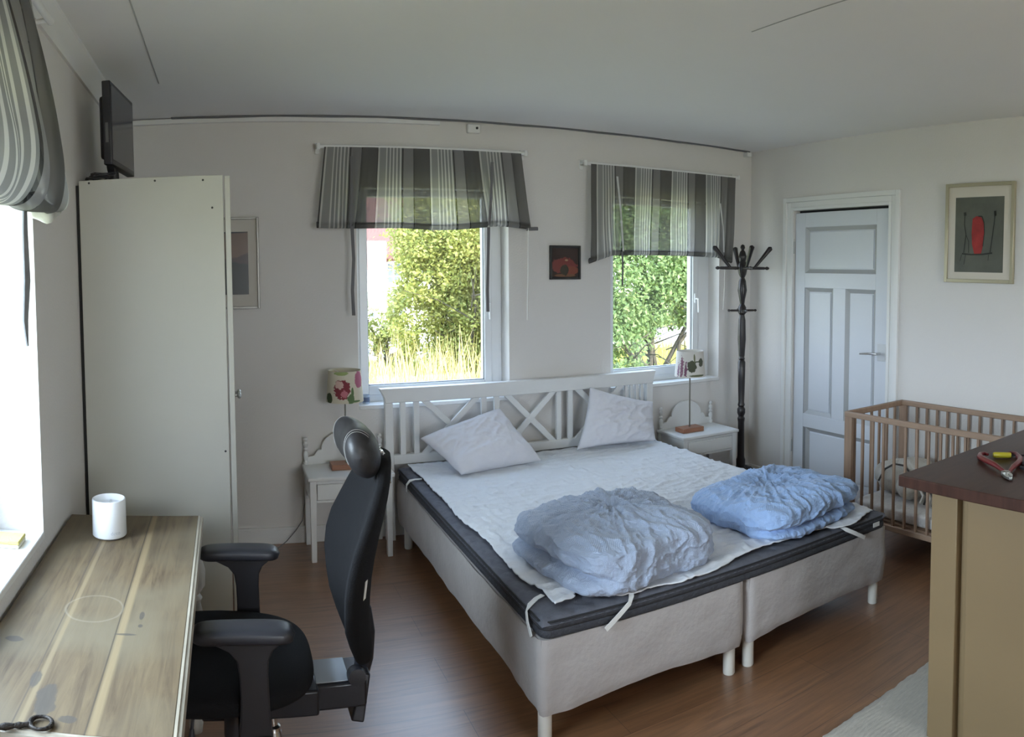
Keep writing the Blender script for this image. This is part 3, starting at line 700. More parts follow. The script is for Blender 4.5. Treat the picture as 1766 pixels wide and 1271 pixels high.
build('yellow_layer', MB().box((-.71, 2.045, .831), (-.625, 2.125, .842)), mat('yellow_sponge', (.6, .52, .18), .9, bump=.4, bscale=200), t, .003)
build('pale_layer', MB().box((-.71, 2.045, .8195), (-.625, 2.125, .831)), mat('pale_sponge', (.66, .62, .48), .9, bump=.4, bscale=200), t, .003)

# ------------------------------------------------------------------ office chair
def office_chair():
    cx, cy = .10, 2.14
    t = thing('office_chair', 'black office chair with headrest and armrests pushed up to the desk', 'chair', (cx, cy, 0))
    # seat cushion: rounded plan, domed top
    def seat(u, v):
        a = 2 * PI * u; ph = -PI / 2 + PI * v
        ca, sa = math.cos(a), math.sin(a); e = .62
        X = abs(ca) ** e * (1 if ca > 0 else -1); Y = abs(sa) ** (e + .08) * (1 if sa > 0 else -1)
        cp = max(0, math.cos(ph)) ** .45; sp = math.sin(ph); sp = abs(sp) ** .75 * (1 if sp > 0 else -1)
        taper = 1 - .13 * max(0, X) * abs(Y)
        x = -.045 + .275 * X * cp; y = cy - .01 + .272 * Y * cp * taper; z = .462 + .047 * sp + .008 * (Y * cp) ** 2 - .012 * (max(0, -X * cp)) ** 3
        return (x, y, z)
    build('seat', MB().grid(seat, 72, 28, wrap=True), black_fabric, t, smooth=180)
    # backrest: S-profile shell, wings curving forward
    prof = [(.445, .055, .368, .02), (.48, .10, .362, .03), (.54, .135, .352, .04), (.60, .165, .346, .05), (.66, .195, .346, .055), (.72, .215, .350, .06), (.78, .222, .36, .062),
            (.84, .215, .375, .06), (.90, .20, .392, .05), (.96, .18, .408, .04), (1.01, .155, .42, .03), (1.05, .12, .428, .022), (1.072, .075, .432, .015)]
    def lerp(z):
        for a, b in zip(prof, prof[1:]):
            if z <= b[0]: k = (z - a[0]) / (b[0] - a[0]); return [p + (q - p) * k for p, q in zip(a, b)]
        return list(prof[-1])
    yc = 2.14
    def back(u, v):
        z = .445 + (1.072 - .445) * v; _, w, x, wing = lerp(z); a = 2 * PI * u
        cy_, sx = math.cos(a), math.sin(a); s = abs(cy_) ** .8 * (1 if cy_ > 0 else -1)
        th = .034 * abs(sx) ** .6 * (1 if sx > 0 else -1) * (math.sin(PI * min(1, max(.0, v * .94 + .03))) ** .28)
        return (x + .03 - wing * s * s * 1.1 + th, yc + w * s, z)
    b = MB().grid(back, 56, 60, wrap=True)
    for vtx_z in (0, 1):
        ring = [v for v in b.bm.verts if abs(v.co.z - (.445 if vtx_z == 0 else 1.072)) < 1e-5]
        b.face(ring)  # the ring's vertices come in order
    build('backrest', b, black_fabric, t, smooth=60)
    build('side_label', MB().rings([[Vector(back(q, w)) + Vector((.001, -.003, 0)) for q, w in ((.375, .40), (.395, .40), (.395, .49), (.375, .49))], [Vector(back(q, w)) + Vector((0, .004, 0)) for q, w in ((.375, .40), (.395, .40), (.395, .49), (.375, .49))]]), elastic, t, label='small white label on the backrest edge')
    # headrest: two lobes joined by a narrow neck, rolled forward
    def head(u, v):
        a = 2 * PI * u; s = -1 + 2 * v; e = (max(0, 1 - abs(s) ** 3.2)) ** .5; k = .84 + .16 * min(1, abs(s) * 1.5) ** 1.5
        r1, r2 = .088 * k * e, .055 * (.8 + .2 * k) * e
        x0, z0 = r2 * math.cos(a), r1 * math.sin(a); tl = .38
        x = x0 * math.cos(tl) - z0 * math.sin(tl); z = x0 * math.sin(tl) + z0 * math.cos(tl)
        return (.385 - .024 * s * s - x * -1.0, 2.125 + .15 * s, 1.098 + z)
    build('headrest', MB().grid(head, 44, 56, wrap=True), black_leather, t, smooth=180)
    for vv in (.14, .17, .83, .86):
        P = [Vector(head(k / 44, vv)) for k in range(4, 24)]
        build('stitching', MB().tube(P, .0012, 5), mat('pale_stitching', (.2, .19, .18), .8), t)
    build('headrest_bracket', MB().box((.425, 2.10, 1.035), (.455, 2.18, 1.085)).tube([(.40, 2.12, 1.09), (.445, 2.12, 1.085), (.47, 2.12, 1.05), (.475, 2.12, .98)], .008, 8).tube([(.40, 2.16, 1.09), (.445, 2.16, 1.085), (.47, 2.16, 1.05), (.475, 2.16, .98)], .008, 8), chrome, t, .006)
    # arms
    for y, zo in ((1.862, 0), (2.415, 0)):
        def pad(u, v):
            a = 2 * PI * u; s = -1 + 2 * v; e = math.sqrt(max(0, 1 - abs(s) ** 8)); ca, sa = math.cos(a), math.sin(a)
            return (.022 + .138 * s, y + .046 * e * abs(ca) ** .6 * (1 if ca > 0 else -1), .683 + .021 * e * abs(sa) ** .6 * (1 if sa > 0 else -1) - .006 * (s + .2) ** 2)
        arm = build('arm_pad', MB().grid(pad, 32, 30, wrap=True), black_plastic, t, smooth=180)
        p = []
        for z, w, x in ((.664, .105, .03), (.652, .085, .036), (.635, .058, .042), (.61, .042, .046), (.57, .038, .048), (.50, .038, .05), (.44, .040, .05), (.40, .045, .05)):
            yy = y + (0 if z > .5 else (.0 if y > cy else 0)); p.append([(x - w, yy - .014, z), (x + w, yy - .014, z), (x + w, yy + .014, z), (x - w, yy + .014, z)])
        build('arm_post', MB().rings(p), black_plastic, t, .004)
        s_ = 1 if y < cy else -1
        build('arm_bracket', MB().box((.005, y - .014, .395), (.095, y + s_ * .26, .412)), black_metal, t, .003)
    # mechanism
    build('mechanism', MB().box((-.10, 2.03, .335), (.24, 2.25, .412)).box((.2, 2.06, .33), (.385, 2.21, .408)), black_metal, t, .008)
    build('cover_plate', MB().box((.235, 2.07, .4085), (.335, 2.20, .413)), mat('grey_plate', (.30, .33, .37), .25), t, .002)
    build('back_arm', MB().hexa([(.335, 2.06, .29), (.375, 2.06, .28), (.375, 2.21, .28), (.335, 2.21, .29), (.375, 2.075, .425), (.40, 2.075, .42), (.40, 2.195, .42), (.375, 2.195, .425)]).tube([(.375, 2.14, .37), (.395, 2.14, .44), (.405, 2.14, .52), (.40, 2.14, .60)], [.026, .026, .022, .016], 12), black_metal, t, .006)
    build('adjusting_knob', MB().lathe((.355, 2.05, .425), [(.001, 0), (.026, .002), (.028, .012), (.028, .03), (.022, .04), (.001, .042)], 20, (0, 1, 0)), black_plastic, t)
    build('tilt_knob', MB().lathe((-.008, 1.98, .315), [(.004, 0), (.024, .003), (.027, .02), (.026, .075), (.026, .095)], 20), black_plastic, t)
    build('height_lever', MB().tube([(-.10, 2.0, .40), (-.122, 1.99, .37), (-.125, 1.985, .345)], .005, 8).tube([(-.125, 1.985, .345), (-.126, 1.983, .32), (-.127, 1.98, .27)], [.006, .010, .011], 10), black_plastic, t)
    build('gas_column', MB().lathe((cx + .01, cy, .09), [(.026, 0), (.026, .14), (.0225, .145), (.0225, .16), (.014, .165), (.014, .25)], 20), chrome, t)
    hub = MB().lathe((cx + .01, cy, .075), [(.045, 0), (.05, .02), (.035, .05)], 20)
    build('base_hub', hub, black_metal, t)
    for k in range(5):
        a = math.radians(30 + 72 * k); d = Vector((math.cos(a), math.sin(a), 0)); s = Vector((-d.y, d.x, 0)); c = Vector((cx + .01, cy, 0))
        R = [[c + d * r_ - s * w + Vector((0, 0, z - h)), c + d * r_ + s * w + Vector((0, 0, z - h)), c + d * r_ + s * w * .7 + Vector((0, 0, z)), c + d * r_ - s * w * .7 + Vector((0, 0, z))] for r_, w, z, h in ((.03, .026, .122, .04), (.14, .024, .112, .032), (.25, .022, .092, .028), (.275, .016, .084, .02))]
        leg = build('base_leg', MB().rings(R), mat('grey_metal_base', (.30, .31, .33), .22, metal=.7), t, .005)
        w = c + d * .262
        build('caster', MB().lathe(w - s * .022 + Vector((0, 0, .026)), [(.001, 0), (.020, .001), (.026, .006), (.026, .018), (.012, .02), (.012, .024), (.026, .026), (.026, .038), (.020, .043), (.001, .044)], 18, s).tube([w + Vector((0, 0, .03)), w + Vector((0, 0, .075))], .007, 8), black_plastic, leg)
office_chair()

# ------------------------------------------------------------------ bed
BX, BY, BL = .972, 2.135, 2.04
def bed_base(x0, label):
    x1 = x0 + .895; y0, y1 = BY, BY + BL
    t = thing('bed_base', label, 'bed', ((x0 + x1) / 2, (y0 + y1) / 2, 0), 'twin divan bases')
    top, bot = .385, .145
    def side(u, v):
        # perimeter walk with rounded corners, v from top rim down to the gathered hem
        W, L, r_ = x1 - x0, y1 - y0, .035; per = 2 * (W + L - 4 * r_) + 2 * PI * r_; s = u * per
        segs = [(W - 2 * r_, 's'), (PI * r_ / 2, 'c'), (L - 2 * r_, 's'), (PI * r_ / 2, 'c')] * 2
        ang = 0; p = Vector((x0 + r_, y0, 0)); d = Vector((1, 0, 0))
        for ln, k in segs:
            if s <= ln + 1e-9:
                if k == 's': p = p + d * s; n = Vector((d.y, -d.x, 0))
                else:
                    nrm = Vector((d.y, -d.x, 0)); cen = p - nrm * r_; a = s / r_; ca, sa = math.cos(a), math.sin(a)
                    n = Vector((nrm.x * ca - nrm.y * sa, nrm.x * sa + nrm.y * ca, 0)); p = cen + n * r_
                break
            s -= ln
            if k == 's': p = p + d * ln
            else:
                nrm = Vector((d.y, -d.x, 0)); cen = p - nrm * r_; n = Vector((d.x, d.y, 0)); p = cen + n * r_; d = Vector((-d.y, d.x, 0))
        cx_, cy_ = min(p.x - x0, x1 - p.x), min(p.y - y0, y1 - p.y); cd = max(cx_, cy_) if True else 0
        mid = min(1, cd / .35)
        hem = bot - .022 * (1 - mid) + .012 * noise.noise(Vector((p.x * 3, p.y * 3, 4))) - .006
        z = top + (hem - top) * v
        fold = .005 * noise.noise(Vector((p.x * 9, p.y * 9, z * 14))) + .004 * math.sin((p.x + p.y) * 55) * max(0, v - .55) * (1 - mid) * 2
        bulge = -.006 + .006 * math.sin(v * PI) - .012 * max(0, v - .9) * 10 * .6
        return p + n * (bulge + fold) + Vector((0, 0, z))
    m = MB().grid(side, 260, 16, wrap=True, uv=False)
    m.box((x0 + .012, y0 + .012, bot + .02), (x1 - .012, y1 - .012, top - .002))
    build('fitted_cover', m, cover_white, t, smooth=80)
    for x in (x0 + .045, x1 - .045):
        for y in (y0 + .055, y1 - .12):
            build('leg', MB().lathe((x, y, 0), [(.022, 0), (.024, .004), (.024, .165), (.02, .17)], 20), mat('white_leg_paint', (.72, .70, .64), .4), t)
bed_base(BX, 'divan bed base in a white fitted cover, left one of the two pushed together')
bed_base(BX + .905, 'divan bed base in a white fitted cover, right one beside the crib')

def topper():
    x0, x1, y0, y1, z0, z1 = BX + .012, BX + 1.79, BY + .003, BY + BL - .0, .386, .455
    t = thing('mattress_topper', 'charcoal quilted mattress topper spanning both bed bases', 'mattress', ((x0 + x1) / 2, (y0 + y1) / 2, z0))
    N, Mm = 220, 250
    def top(u, v):
        x, y = x0 + (x1 - x0) * u, y0 + (y1 - y0) * v
        e = min(x - x0, x1 - x, y - y0, y1 - y); edge = math.sqrt(max(0, 1 - (1 - min(1, e / .03)) ** 2))
        q = 0
        a = (x + y) / .085; b = (x - y) / .085
        q = .008 * (abs(math.sin(y / .085 * PI + .5 * math.sin(x * 60))) ** .35 * abs(math.sin(x / .085 * PI + .5 * math.sin(y * 60))) ** .35) - .003
        return (x, y, z1 - .022 + edge * (.018 + q))
    build('quilted_top', MB().grid(top, N, Mm), topper_grey, t, smooth=180)
    def border(u, v):
        W, L = x1 - x0, y1 - y0; r_ = .04
        s = u * 4; k = int(s) % 4; f = s - int(s)
        cs = [(x0 + r_, y0 + r_, PI), (x1 - r_, y0 + r_, 1.5 * PI), (x1 - r_, y1 - r_, 0), (x0 + r_, y1 - r_, PI / 2)]
        c0, c1 = cs[k], cs[(k + 1) % 4]
        if f < .12:
            a = c0[2] + f / .12 * PI / 2; n = Vector((math.cos(a), math.sin(a), 0)); p = Vector((c0[0], c0[1], 0)) + n * r_
        else:
            g = (f - .12) / .88; a = c0[2] + PI / 2; n = Vector((math.cos(a), math.sin(a), 0))
            p = Vector((c0[0], c0[1], 0)).lerp(Vector((c1[0], c1[1], 0)), g) + n * r_
        pv = abs(math.sin(v * PI * 2)) ** .6 * .006
        w = .0012 * math.sin((p.x + p.y * 1.0) * 210) * (1 - abs(2 * v - 1))
        return p + n * (-.006 + pv + w) + Vector((0, 0, z0 + (z1 - .012 - z0) * v))
    build('border', MB().grid(border, 700, 14, wrap=True, uv=False), topper_side, t, smooth=60)
    pip = []
    def ring(z, off):
        P = []
        for i in range(201):
            p = Vector(border((i % 200) / 200, 0)); P.append((p.x, p.y, z))
        return P
    build('piping', MB().tube(ring(z1 - .013, 0), .0045, 6), mat('black_piping', (.018, .018, .02), .8), t)
    build('piping', MB().tube(ring(z0 + .03, 0), .0035, 6), mat('black_piping', (.018, .018, .02), .8), t)
    build('care_label', MB().box((2.655, y0 - .004, .405), (2.70, y0 - .001, .425)), elastic, t, label='small white fabric label')
    return t
topper()
def protector():
    t = thing('mattress_protector', 'white quilted mattress protector with elastic corner straps, on the topper', 'bedding', (1.87, 3.1, .456))
    x0, x1, y0, y1 = BX + .075, BX + 1.745, BY + .045, BY + BL - .03
    def fn(u, v):
        x, y = x0 + (x1 - x0) * u, y0 + (y1 - y0) * v
        # ragged pulled-in edges
        ex = .5 - abs(u - .5); ey = v
        y += (.035 * noise.noise(Vector((x * 5, 1, 3))) + .03 * math.sin(x * 7)) * max(0, 1 - v * 7) - (.012) * max(0, 1 - v * 7)
        if v < .14: y += .055 * math.exp(-((x - 1.19) / .05) ** 2) * (1 - v / .14)
        x += (.02 * noise.noise(Vector((7, y * 3, 3)))) * max(0, 1 - ex * 10) * (1 if u < .5 else -1) + (.02 * math.exp(-((y - 2.3) / .1) ** 2) if u < .06 else 0)
        z = .4605
        w = noise.noise(Vector((x * 6, y * 16, .3))); z += .009 * (1 - abs(w)) ** 4
        w = noise.noise(Vector((x * 15, y * 9, 2.3))); z += .006 * (1 - abs(w)) ** 4
        z += .0022 * (abs(math.sin(x * 75)) * abs(math.sin(y * 75))) ** .5
        z += .008 * max(0, noise.noise(Vector((x * 2, y * 2.5, 5)))) 
        return (x, y, z)
    q = MB().grid(fn, 230, 250)
    build('quilted_sheet', q, quilt_white, t, smooth=180, solid=.004)
    def st(pts, w=.009, nm=(0, -1, 0)):
        P = [Vector(p) for p in pts]; R = []
        for k, p in enumerate(P):
            d = (P[min(k + 1, len(P) - 1)] - P[max(0, k - 1)]).normalized()
            n = Vector((0, 0, 1)) if abs(d.z) < .3 else Vector(nm); s = d.cross(n).normalized() * w; n = s.cross(d).normalized() * .0014
            R.append([p - s - n, p + s - n, p + s + n, p - s + n])
        return MB().rings(R)
    for pts in ([(1.062, 2.30, .463), (1.03, 2.285, .463), (.995, 2.26, .459), (.974, 2.245, .445), (.967, 2.22, .42), (.968, 2.19, .382)],
                [(1.35, 2.17, .464), (1.335, 2.145, .461), (1.315, 2.125, .448), (1.27, 2.118, .42), (1.215, 2.117, .382)],
                [(2.43, 2.185, .464), (2.44, 2.16, .463), (2.455, 2.13, .450), (2.50, 2.118, .425), (2.57, 2.117, .385)],
                [(1.05, 3.86, .463), (1.01, 3.865, .462), (.982, 3.87, .455), (.966, 3.88, .43), (.967, 3.885, .39)]):
        build('elastic_strap', st(pts, .009, (-1, 0, 0) if pts[-1][0] < 1 else (0, -1, 0)), elastic, t, smooth=60)
protector()

def headboard():
    t = thing('headboard', 'white slatted wooden headboard with crossed bars across both beds', 'headboard', (1.85, 4.21, 0))
    ya, yb = 4.192, 4.235
    for s, X in ((-1, .919), (1, 2.782)):
        i = -s; P = [(X, 0), (X + i * .055, 0), (X + i * .048, .84), (X - 0 * i, .84)]
        build('post', MB().prism([(a, ya, b) for a, b in (P if s < 0 else P[::-1])], (0, yb - ya, 0)), white_paint, t, .003)
    top = [(.919, .838), (2.782, .838), (2.785, .87), (2.805, .925), (1.85, .925), (.888, .925), (.915, .87)]
    build('top_rail', MB().prism([(a, ya - .006, b) for a, b in top], (0, yb - ya + .012, 0)), white_paint, t, .004)
    build('bottom_rail', MB().box((.96, ya + .004, .462), (2.74, yb - .004, .520)), white_paint, t, .003)
    y2, y3 = ya + .010, yb - .010
    for x in (1.03, 1.115, 1.547, 1.633, 2.062, 2.146, 2.575, 2.617, 2.66, 2.70):
        w = .017 if x < 2.5 else .011
        build('slat', MB().box((x - w, y2, .515), (x + w, y3, .845)), white_paint, t, .002)
    for x0, x1 in ((1.165, 1.50), (1.70, 2.02), (2.20, 2.53)):
        for a, b in ((x0, x1), (x1, x0)):
            s = 1 if b > a else -1; w = .026; off = 0 if s > 0 else .006
            P = [(a - w * s, .842), (a + w * s, .842), (b + w * s, .517), (b - w * s, .517)]
            build('cross_bar', MB().prism([(p, y2 - off, q) for p, q in P], (0, .018, 0)), white_paint, t, .002)
headboard()

def pillow(name, label, cs, th, seed, bulge=0):
    """cs: four world corners (bottom left, bottom right, top right, top left)"""
    c = [Vector(p) for p in cs]; cen = sum(c, Vector()) / 4
    t = thing(name, label, 'pillow', cen - Vector((0, 0, .0)), 'bed pillows')
    nrm = (c[1] - c[0]).cross(c[3] - c[0]).normalized()
    m = MB()
    for side in (1, -1):
        def fn(u, v):
            # edges pulled in between the corners
            uu = u; vv = v; pin = .055
            p = (c[0] * (1 - uu) + c[1] * uu) * (1 - vv) + (c[3] * (1 - uu) + c[2] * uu) * vv
            du = (.5 - uu) * pin * 4 * vv * (1 - vv); dv = (.5 - vv) * pin * 4 * uu * (1 - uu)
            p = p + (c[1] - c[0]) * du + (c[3] - c[0]) * dv
            e = (16 * u * (1 - u) * v * (1 - v)) ** .42
            h = th * e
            ed = 1 - min(1, 12 * min(u, 1 - u, v, 1 - v))
            k = noise.noise(Vector((u * 3.2 + v * 2.4, v * 6 - u * 4, seed)))
            k2 = noise.noise(Vector((u * 11 - v * 4, v * 9 + u * 6, seed + 4)))
            h += (.016 * (1 - abs(k)) ** 3 + .0045 * (1 - abs(k2)) ** 4) * min(1, e * 1.2) - .008 * e
            h += .022 * bulge * math.exp(-((v - .22) / .1) ** 2) * e
            return p + nrm * (h * side * (1 if side > 0 else .55))
        m.grid(fn, 70, 60)
    bmesh.ops.remove_doubles(m.bm, verts=m.bm.verts, dist=.0004)
    build('pillowcase', m, pillow_white, t, smooth=180)
    sm = []
    for a, b in ((0, 1), (1, 2), (2, 3), (3, 0)): pass
    return t
pillow('pillow', 'white pillow leaning low against the headboard, on left bed', [(1.26, 3.80, .482), (1.80, 3.90, .482), (1.62, 4.13, .775), (1.10, 4.08, .64)], .075, 3, 1)
pillow('pillow', 'white creased pillow propped upright against the headboard, on right bed', [(2.10, 4.03, .485), (2.66, 3.97, .488), (2.735, 4.12, .72), (2.25, 4.13, .86)], .075, 9)

def duvet(label, cx, cy, L, W, H, rot, seed, col, seam_sides, pinch, heights, group, low_out):
    z0 = .467
    t = thing('folded_duvet', label, 'duvet', (cx, cy, z0), group)
    R = Matrix.Rotation(rot, 3, 'Z'); m = MB(); n = 104
    lay = m.bm.loops.layers.uv.verify()
    def shape(d, fu, fv):
        x, y, z = d
        # cube direction -> superellipsoid
        p = 5.6; k = (abs(x) ** p + abs(y) ** p + abs(z) ** p) ** (-1 / p)
        x, y, z = x * k, y * k, z * k
        hx = .5 + .5 * x; hy = .5 + .5 * y
        top = (heights[0] * (1 - hx) + heights[1] * hx) * (1 - hy) + (heights[3] * (1 - hx) + heights[2] * hx) * hy
        P = Vector((x * L / 2, y * W / 2, (z * .5 + .5) * H * top))
        N = Vector((x ** 3, y ** 3, z ** 3)).normalized()
        # fold seam between the two layers
        g = 0
        for (ax, s, depth) in seam_sides:
            comp = x if ax == 'x' else y; oth = y if ax == 'x' else x
            wgt = max(0, min(1, (comp * s - .62) / .3)); 
            if ax == 'x': run = 1
            else: run = 1
            sm = -.18 + .07 * math.sin(oth * 2.2 + seed)
            g += depth * wgt * math.exp(-((z - sm) / .16) ** 2)
            if z < sm: P += Vector((s if ax == 'x' else 0, s if ax == 'y' else 0, 0)) * low_out * wgt * min(1, (sm - z) * 3)
        # wrinkles: radiating from the tufted pinch, and finer creases
        dx, dy = P.x - pinch[0], P.y - pinch[1]; rr = math.hypot(dx, dy); th = math.atan2(dy, dx)
        w1 = noise.noise(Vector((math.cos(th) * 4.2, math.sin(th) * 4.2, rr * 3 + seed))); w1 = (1 - abs(w1)) ** 5
        w2 = noise.noise(Vector((math.cos(th) * 9, math.sin(th) * 9, rr * 5 + seed + 3))); w2 = (1 - abs(w2)) ** 4
        w3 = noise.noise(Vector((P.x * 16, P.y * 10, P.z * 22 + seed))); w3 = (1 - abs(w3)) ** 4
        w4 = noise.noise(P * 5 + Vector((seed, 0, 0)))
        w5 = noise.noise(Vector((P.x * 34 + w4 * 3, P.y * 22, P.z * 34 + seed))); w5 = (1 - abs(w5)) ** 3
        amp = (.35 + .65 * math.exp(-(rr / .32) ** 2)) * min(1, rr / .07)
        w6 = noise.noise(Vector(((P.x + P.y) * 7, (P.x - P.y) * 2.6 + seed, P.z * 8))); w6 = (1 - abs(w6)) ** 3
        h = .013 * (w1 - .25) * amp + .008 * (w2 - .32) * amp + .010 * w3 + .014 * w6 + .018 * w4 + .005 * w5 - .022 * math.exp(-(rr / .06) ** 2) * (1 if z > .3 else 0)
        base = min(1, max(0, (P.z) / .03))
        P = P + N * (h * (.25 + .75 * base) - g)
        if P.z < .002: P.z = .002 + .0 * h
        return P
    for ax in range(3):
        for s in (1, -1):
            V = []
            for j in range(n + 1):
                row = []
                for i in range(n + 1):
                    a, b = math.tan((i / n * 2 - 1) * PI / 4), math.tan((j / n * 2 - 1) * PI / 4)
                    d = [0, 0, 0]; d[ax] = s; d[(ax + 1) % 3] = a * s; d[(ax + 2) % 3] = b
                    q = Vector(d); q /= max(abs(c) for c in q)
                    row.append(m.bm.verts.new(R @ shape(q, a, b) + Vector((cx, cy, z0))))
                V.append(row)
            for j in range(n):
                for i in range(n):
                    f = m.face([V[j][i], V[j][i + 1], V[j + 1][i + 1], V[j + 1][i]])
                    for lp, (a, b) in zip(f.loops, ((i, j), (i + 1, j), (i + 1, j + 1), (i, j + 1))): lp[lay].uv = (a / n * .8, b / n * .8)
    bmesh.ops.remove_doubles(m.bm, verts=m.bm.verts, dist=.0002)
    build('duvet_cover', m, col, t, smooth=180)
duvet('pale blue checked duvet folded into a thick bundle at the foot of the left bed', 1.45, 2.46, .61, .59, .18, .10, 1.7, duvet_material('blue_grey_gingham', (.27, .33, .44), (.40, .46, .59)),
      [('x', -1, .032)], (.06, .10), (.95, .95, 1.05, .9), 'folded duvets', .02)
duvet('light blue duvet folded in two at the foot of the right bed, by the crib', 2.32, 2.46, .61, .58, .155, .03, 6.2, duvet_material('sky_blue_gingham', (.25, .38, .64), (.38, .52, .78)),
      [('y', -1, .032), ('x', 1, .024)], (.04, .10), (.88, 1.05, 1.0, .62), 'folded duvets', .0)

# ------------------------------------------------------------------ nightstands
def spindle(x, y, z, h=.16, r_=.012):
    return MB().lathe((x, y, z), [(r_ * .9, 0), (r_ * 1.1, h * .1), (r_ * .7, h * .16), (r_, h * .25), (r_ * 1.15, h * .4), (r_ * .6, h * .5), (r_ * 1.1, h * .56), (r_ * .55, h * .62), (r_, h * .7), (r_ * 1.05, h * .78), (r_ * .45, h * .84), (r_ * .95, h * .91), (r_ * .8, h * .97), (r_ * .2, h)], 14)
def nightstand(x0, label):
    w, y0, y1, z = .47, 3.955, 4.268, .484; x1 = x0 + w
    t = thing('nightstand', label, 'nightstand', ((x0 + x1) / 2, (y0 + y1) / 2, 0), 'white bedside tables')
    build('table_top', MB().box((x0 - .012, y0 - .012, z - .022), (x1 + .012, y1, z)), white_paint, t, .006)
    for x in (x0, x1 - .038):
        for y in (y0, y1 - .038):
            P = [(x, y, z - .022), (x + .038, y, z - .022), (x + .038, y + .038, z - .022), (x, y + .038, z - .022)]
            e = .004; Q = [(x + e, y + e, 0), (x + .038 - e, y + e, 0), (x + .038 - e, y + .038 - e, 0), (x + e, y + .038 - e, 0)]
            build('leg', MB().hexa(Q + P), white_paint, t, .003)
    build('side_panel', MB().box((x0 + .006, y0 + .038, z - .145), (x0 + .022, y1 - .038, z - .022)), white_paint, t, .002)
    build('side_panel', MB().box((x1 - .022, y0 + .038, z - .145), (x1 - .006, y1 - .038, z - .022)), white_paint, t, .002)
    build('back_panel', MB().box((x0 + .03, y1 - .022, z - .145), (x1 - .03, y1 - .008, z - .022)), white_paint, t, .002)
    fr = MB().box((x0 + .038, y0 + .004, z - .04), (x1 - .038, y0 + .02, z - .022)).box((x0 + .038, y0 + .004, z - .145), (x1 - .038, y0 + .02, z - .132))
    build('rail', fr, white_paint, t, .001)
    d = build('drawer', MB().box((x0 + .042, y0 + .001, z - .13), (x1 - .042, y0 + .02, z - .042)).box((x0 + .05, y0 + .02, z - .125), (x1 - .05, y1 - .05, z - .06)), white_paint, t, .002)
    build('pull', MB().box(((x0 + x1) / 2 - .035, y0 - .004, z - .056), ((x0 + x1) / 2 + .035, y0 + .003, z - .048)), white_paint, d, .002)
    # arched gallery board and turned posts at the back
    cx = (x0 + x1) / 2; P = [(x0 + .02, z), (x0 + .02, z + .045)]
    P += [(x0 + .06, z + .05), (x0 + .075, z + .075), (x0 + .085, z + .085)]
    for i in range(17):
        a = PI - PI * i / 16; P.append((cx + .13 * math.cos(a), z + .085 + .105 * math.sin(a)))
    P += [(x1 - .085, z + .085), (x1 - .075, z + .075), (x1 - .06, z + .05), (x1 - .02, z + .045), (x1 - .02, z)]
    build('gallery_board', MB().prism([(a, y1 - .026, b) for a, b in P], (0, .014, 0)), white_paint, t, .002)
    for x in (x0 + .012, x1 - .012): build('turned_post', spindle(x, y1 - .02, z - .001, .165, .014), white_paint, t)
nightstand(.436, 'white bedside table left of the beds, behind the office chair')
nightstand(2.876, 'white bedside table right of the beds, next to the coat stand')

def lamp(x, y, label, m):
    z = .484
    t = thing('table_lamp', label, 'lamp', (x, y, z), 'bedside lamps')
    build('base', MB().box((x - .09, y - .05, z), (x + .09, y + .05, z + .032)), lamp_base_wood, t, .003)
    build('stem', MB().tube([(x, y, z + .03), (x, y, z + .50)], .005, 10), mat('dull_metal_stem', (.25, .24, .2), .35, metal=.8), t)
    zb, zt, rb, rt = .878, 1.058, .108, .094
    s = MB(); n = 48
    s.rings([[(x + r_ * math.cos(2 * PI * i / n), y + r_ * math.sin(2 * PI * i / n), h) for i in range(n)] for r_, h in ((rb, zb), (rt, zt), (rt - .002, zt), (rb - .002, zb), (rb, zb))], cap=False)
    build('lamp_shade', s, m, t, smooth=50)
    f = MB()
    for k in range(3):
        a = k * 2 * PI / 3; f.tube([(x, y, zt - .03), (x + (rt - .003) * math.cos(a), y + (rt - .003) * math.sin(a), zt - .008)], .0018, 6)
    f.lathe((x, y, zt - .09), [(.016, 0), (.018, .03), (.014, .055), (.006, .06)], 14)
    build('bulb_holder', f, trim_mat, t)
    build('bulb', MB().lathe((x, y, zt - .09), [(.012, 0), (.026, -.03), (.03, -.05), (.02, -.075), (.004, -.084)], 16), mat('frosted_bulb', (.8, .8, .76), .3), t)
# patterns: a wine-red bloom with green leaves; dark leaves and purple scrolls (places relative to the lamp's foot)
pink, wine, green, dgreen = (.50, .17, .20), (.22, .035, .045), (.11, .17, .07), (.06, .08, .04)
cream = (.62, .57, .45)
zz = .484
lamp_a = spots_material('floral_shade_left', cream, [((-.03, -.09, .475), (.046, .06, .055), wine, .9), ((-.045, -.09, .50), (.022, .05, .022), (.62, .42, .36), 1.2), ((-.02, -.09, .45), (.02, .05, .02), pink, 1.5),
        ((.018, -.1, .42), (.02, .05, .028), green, .9), ((.045, -.1, .405), (.035, .05, .006), green, .3), ((.028, -.09, .455), (.008, .05, .03), green, .4),
        ((.07, -.07, .525), (.028, .05, .05), (.42, .13, .20), .7), ((-.03, -.07, .565), (.04, .06, .012), (.3, .36, .14), .4), ((-.095, -.04, .42), (.014, .05, .03), dgreen, .3)], .8, 70)
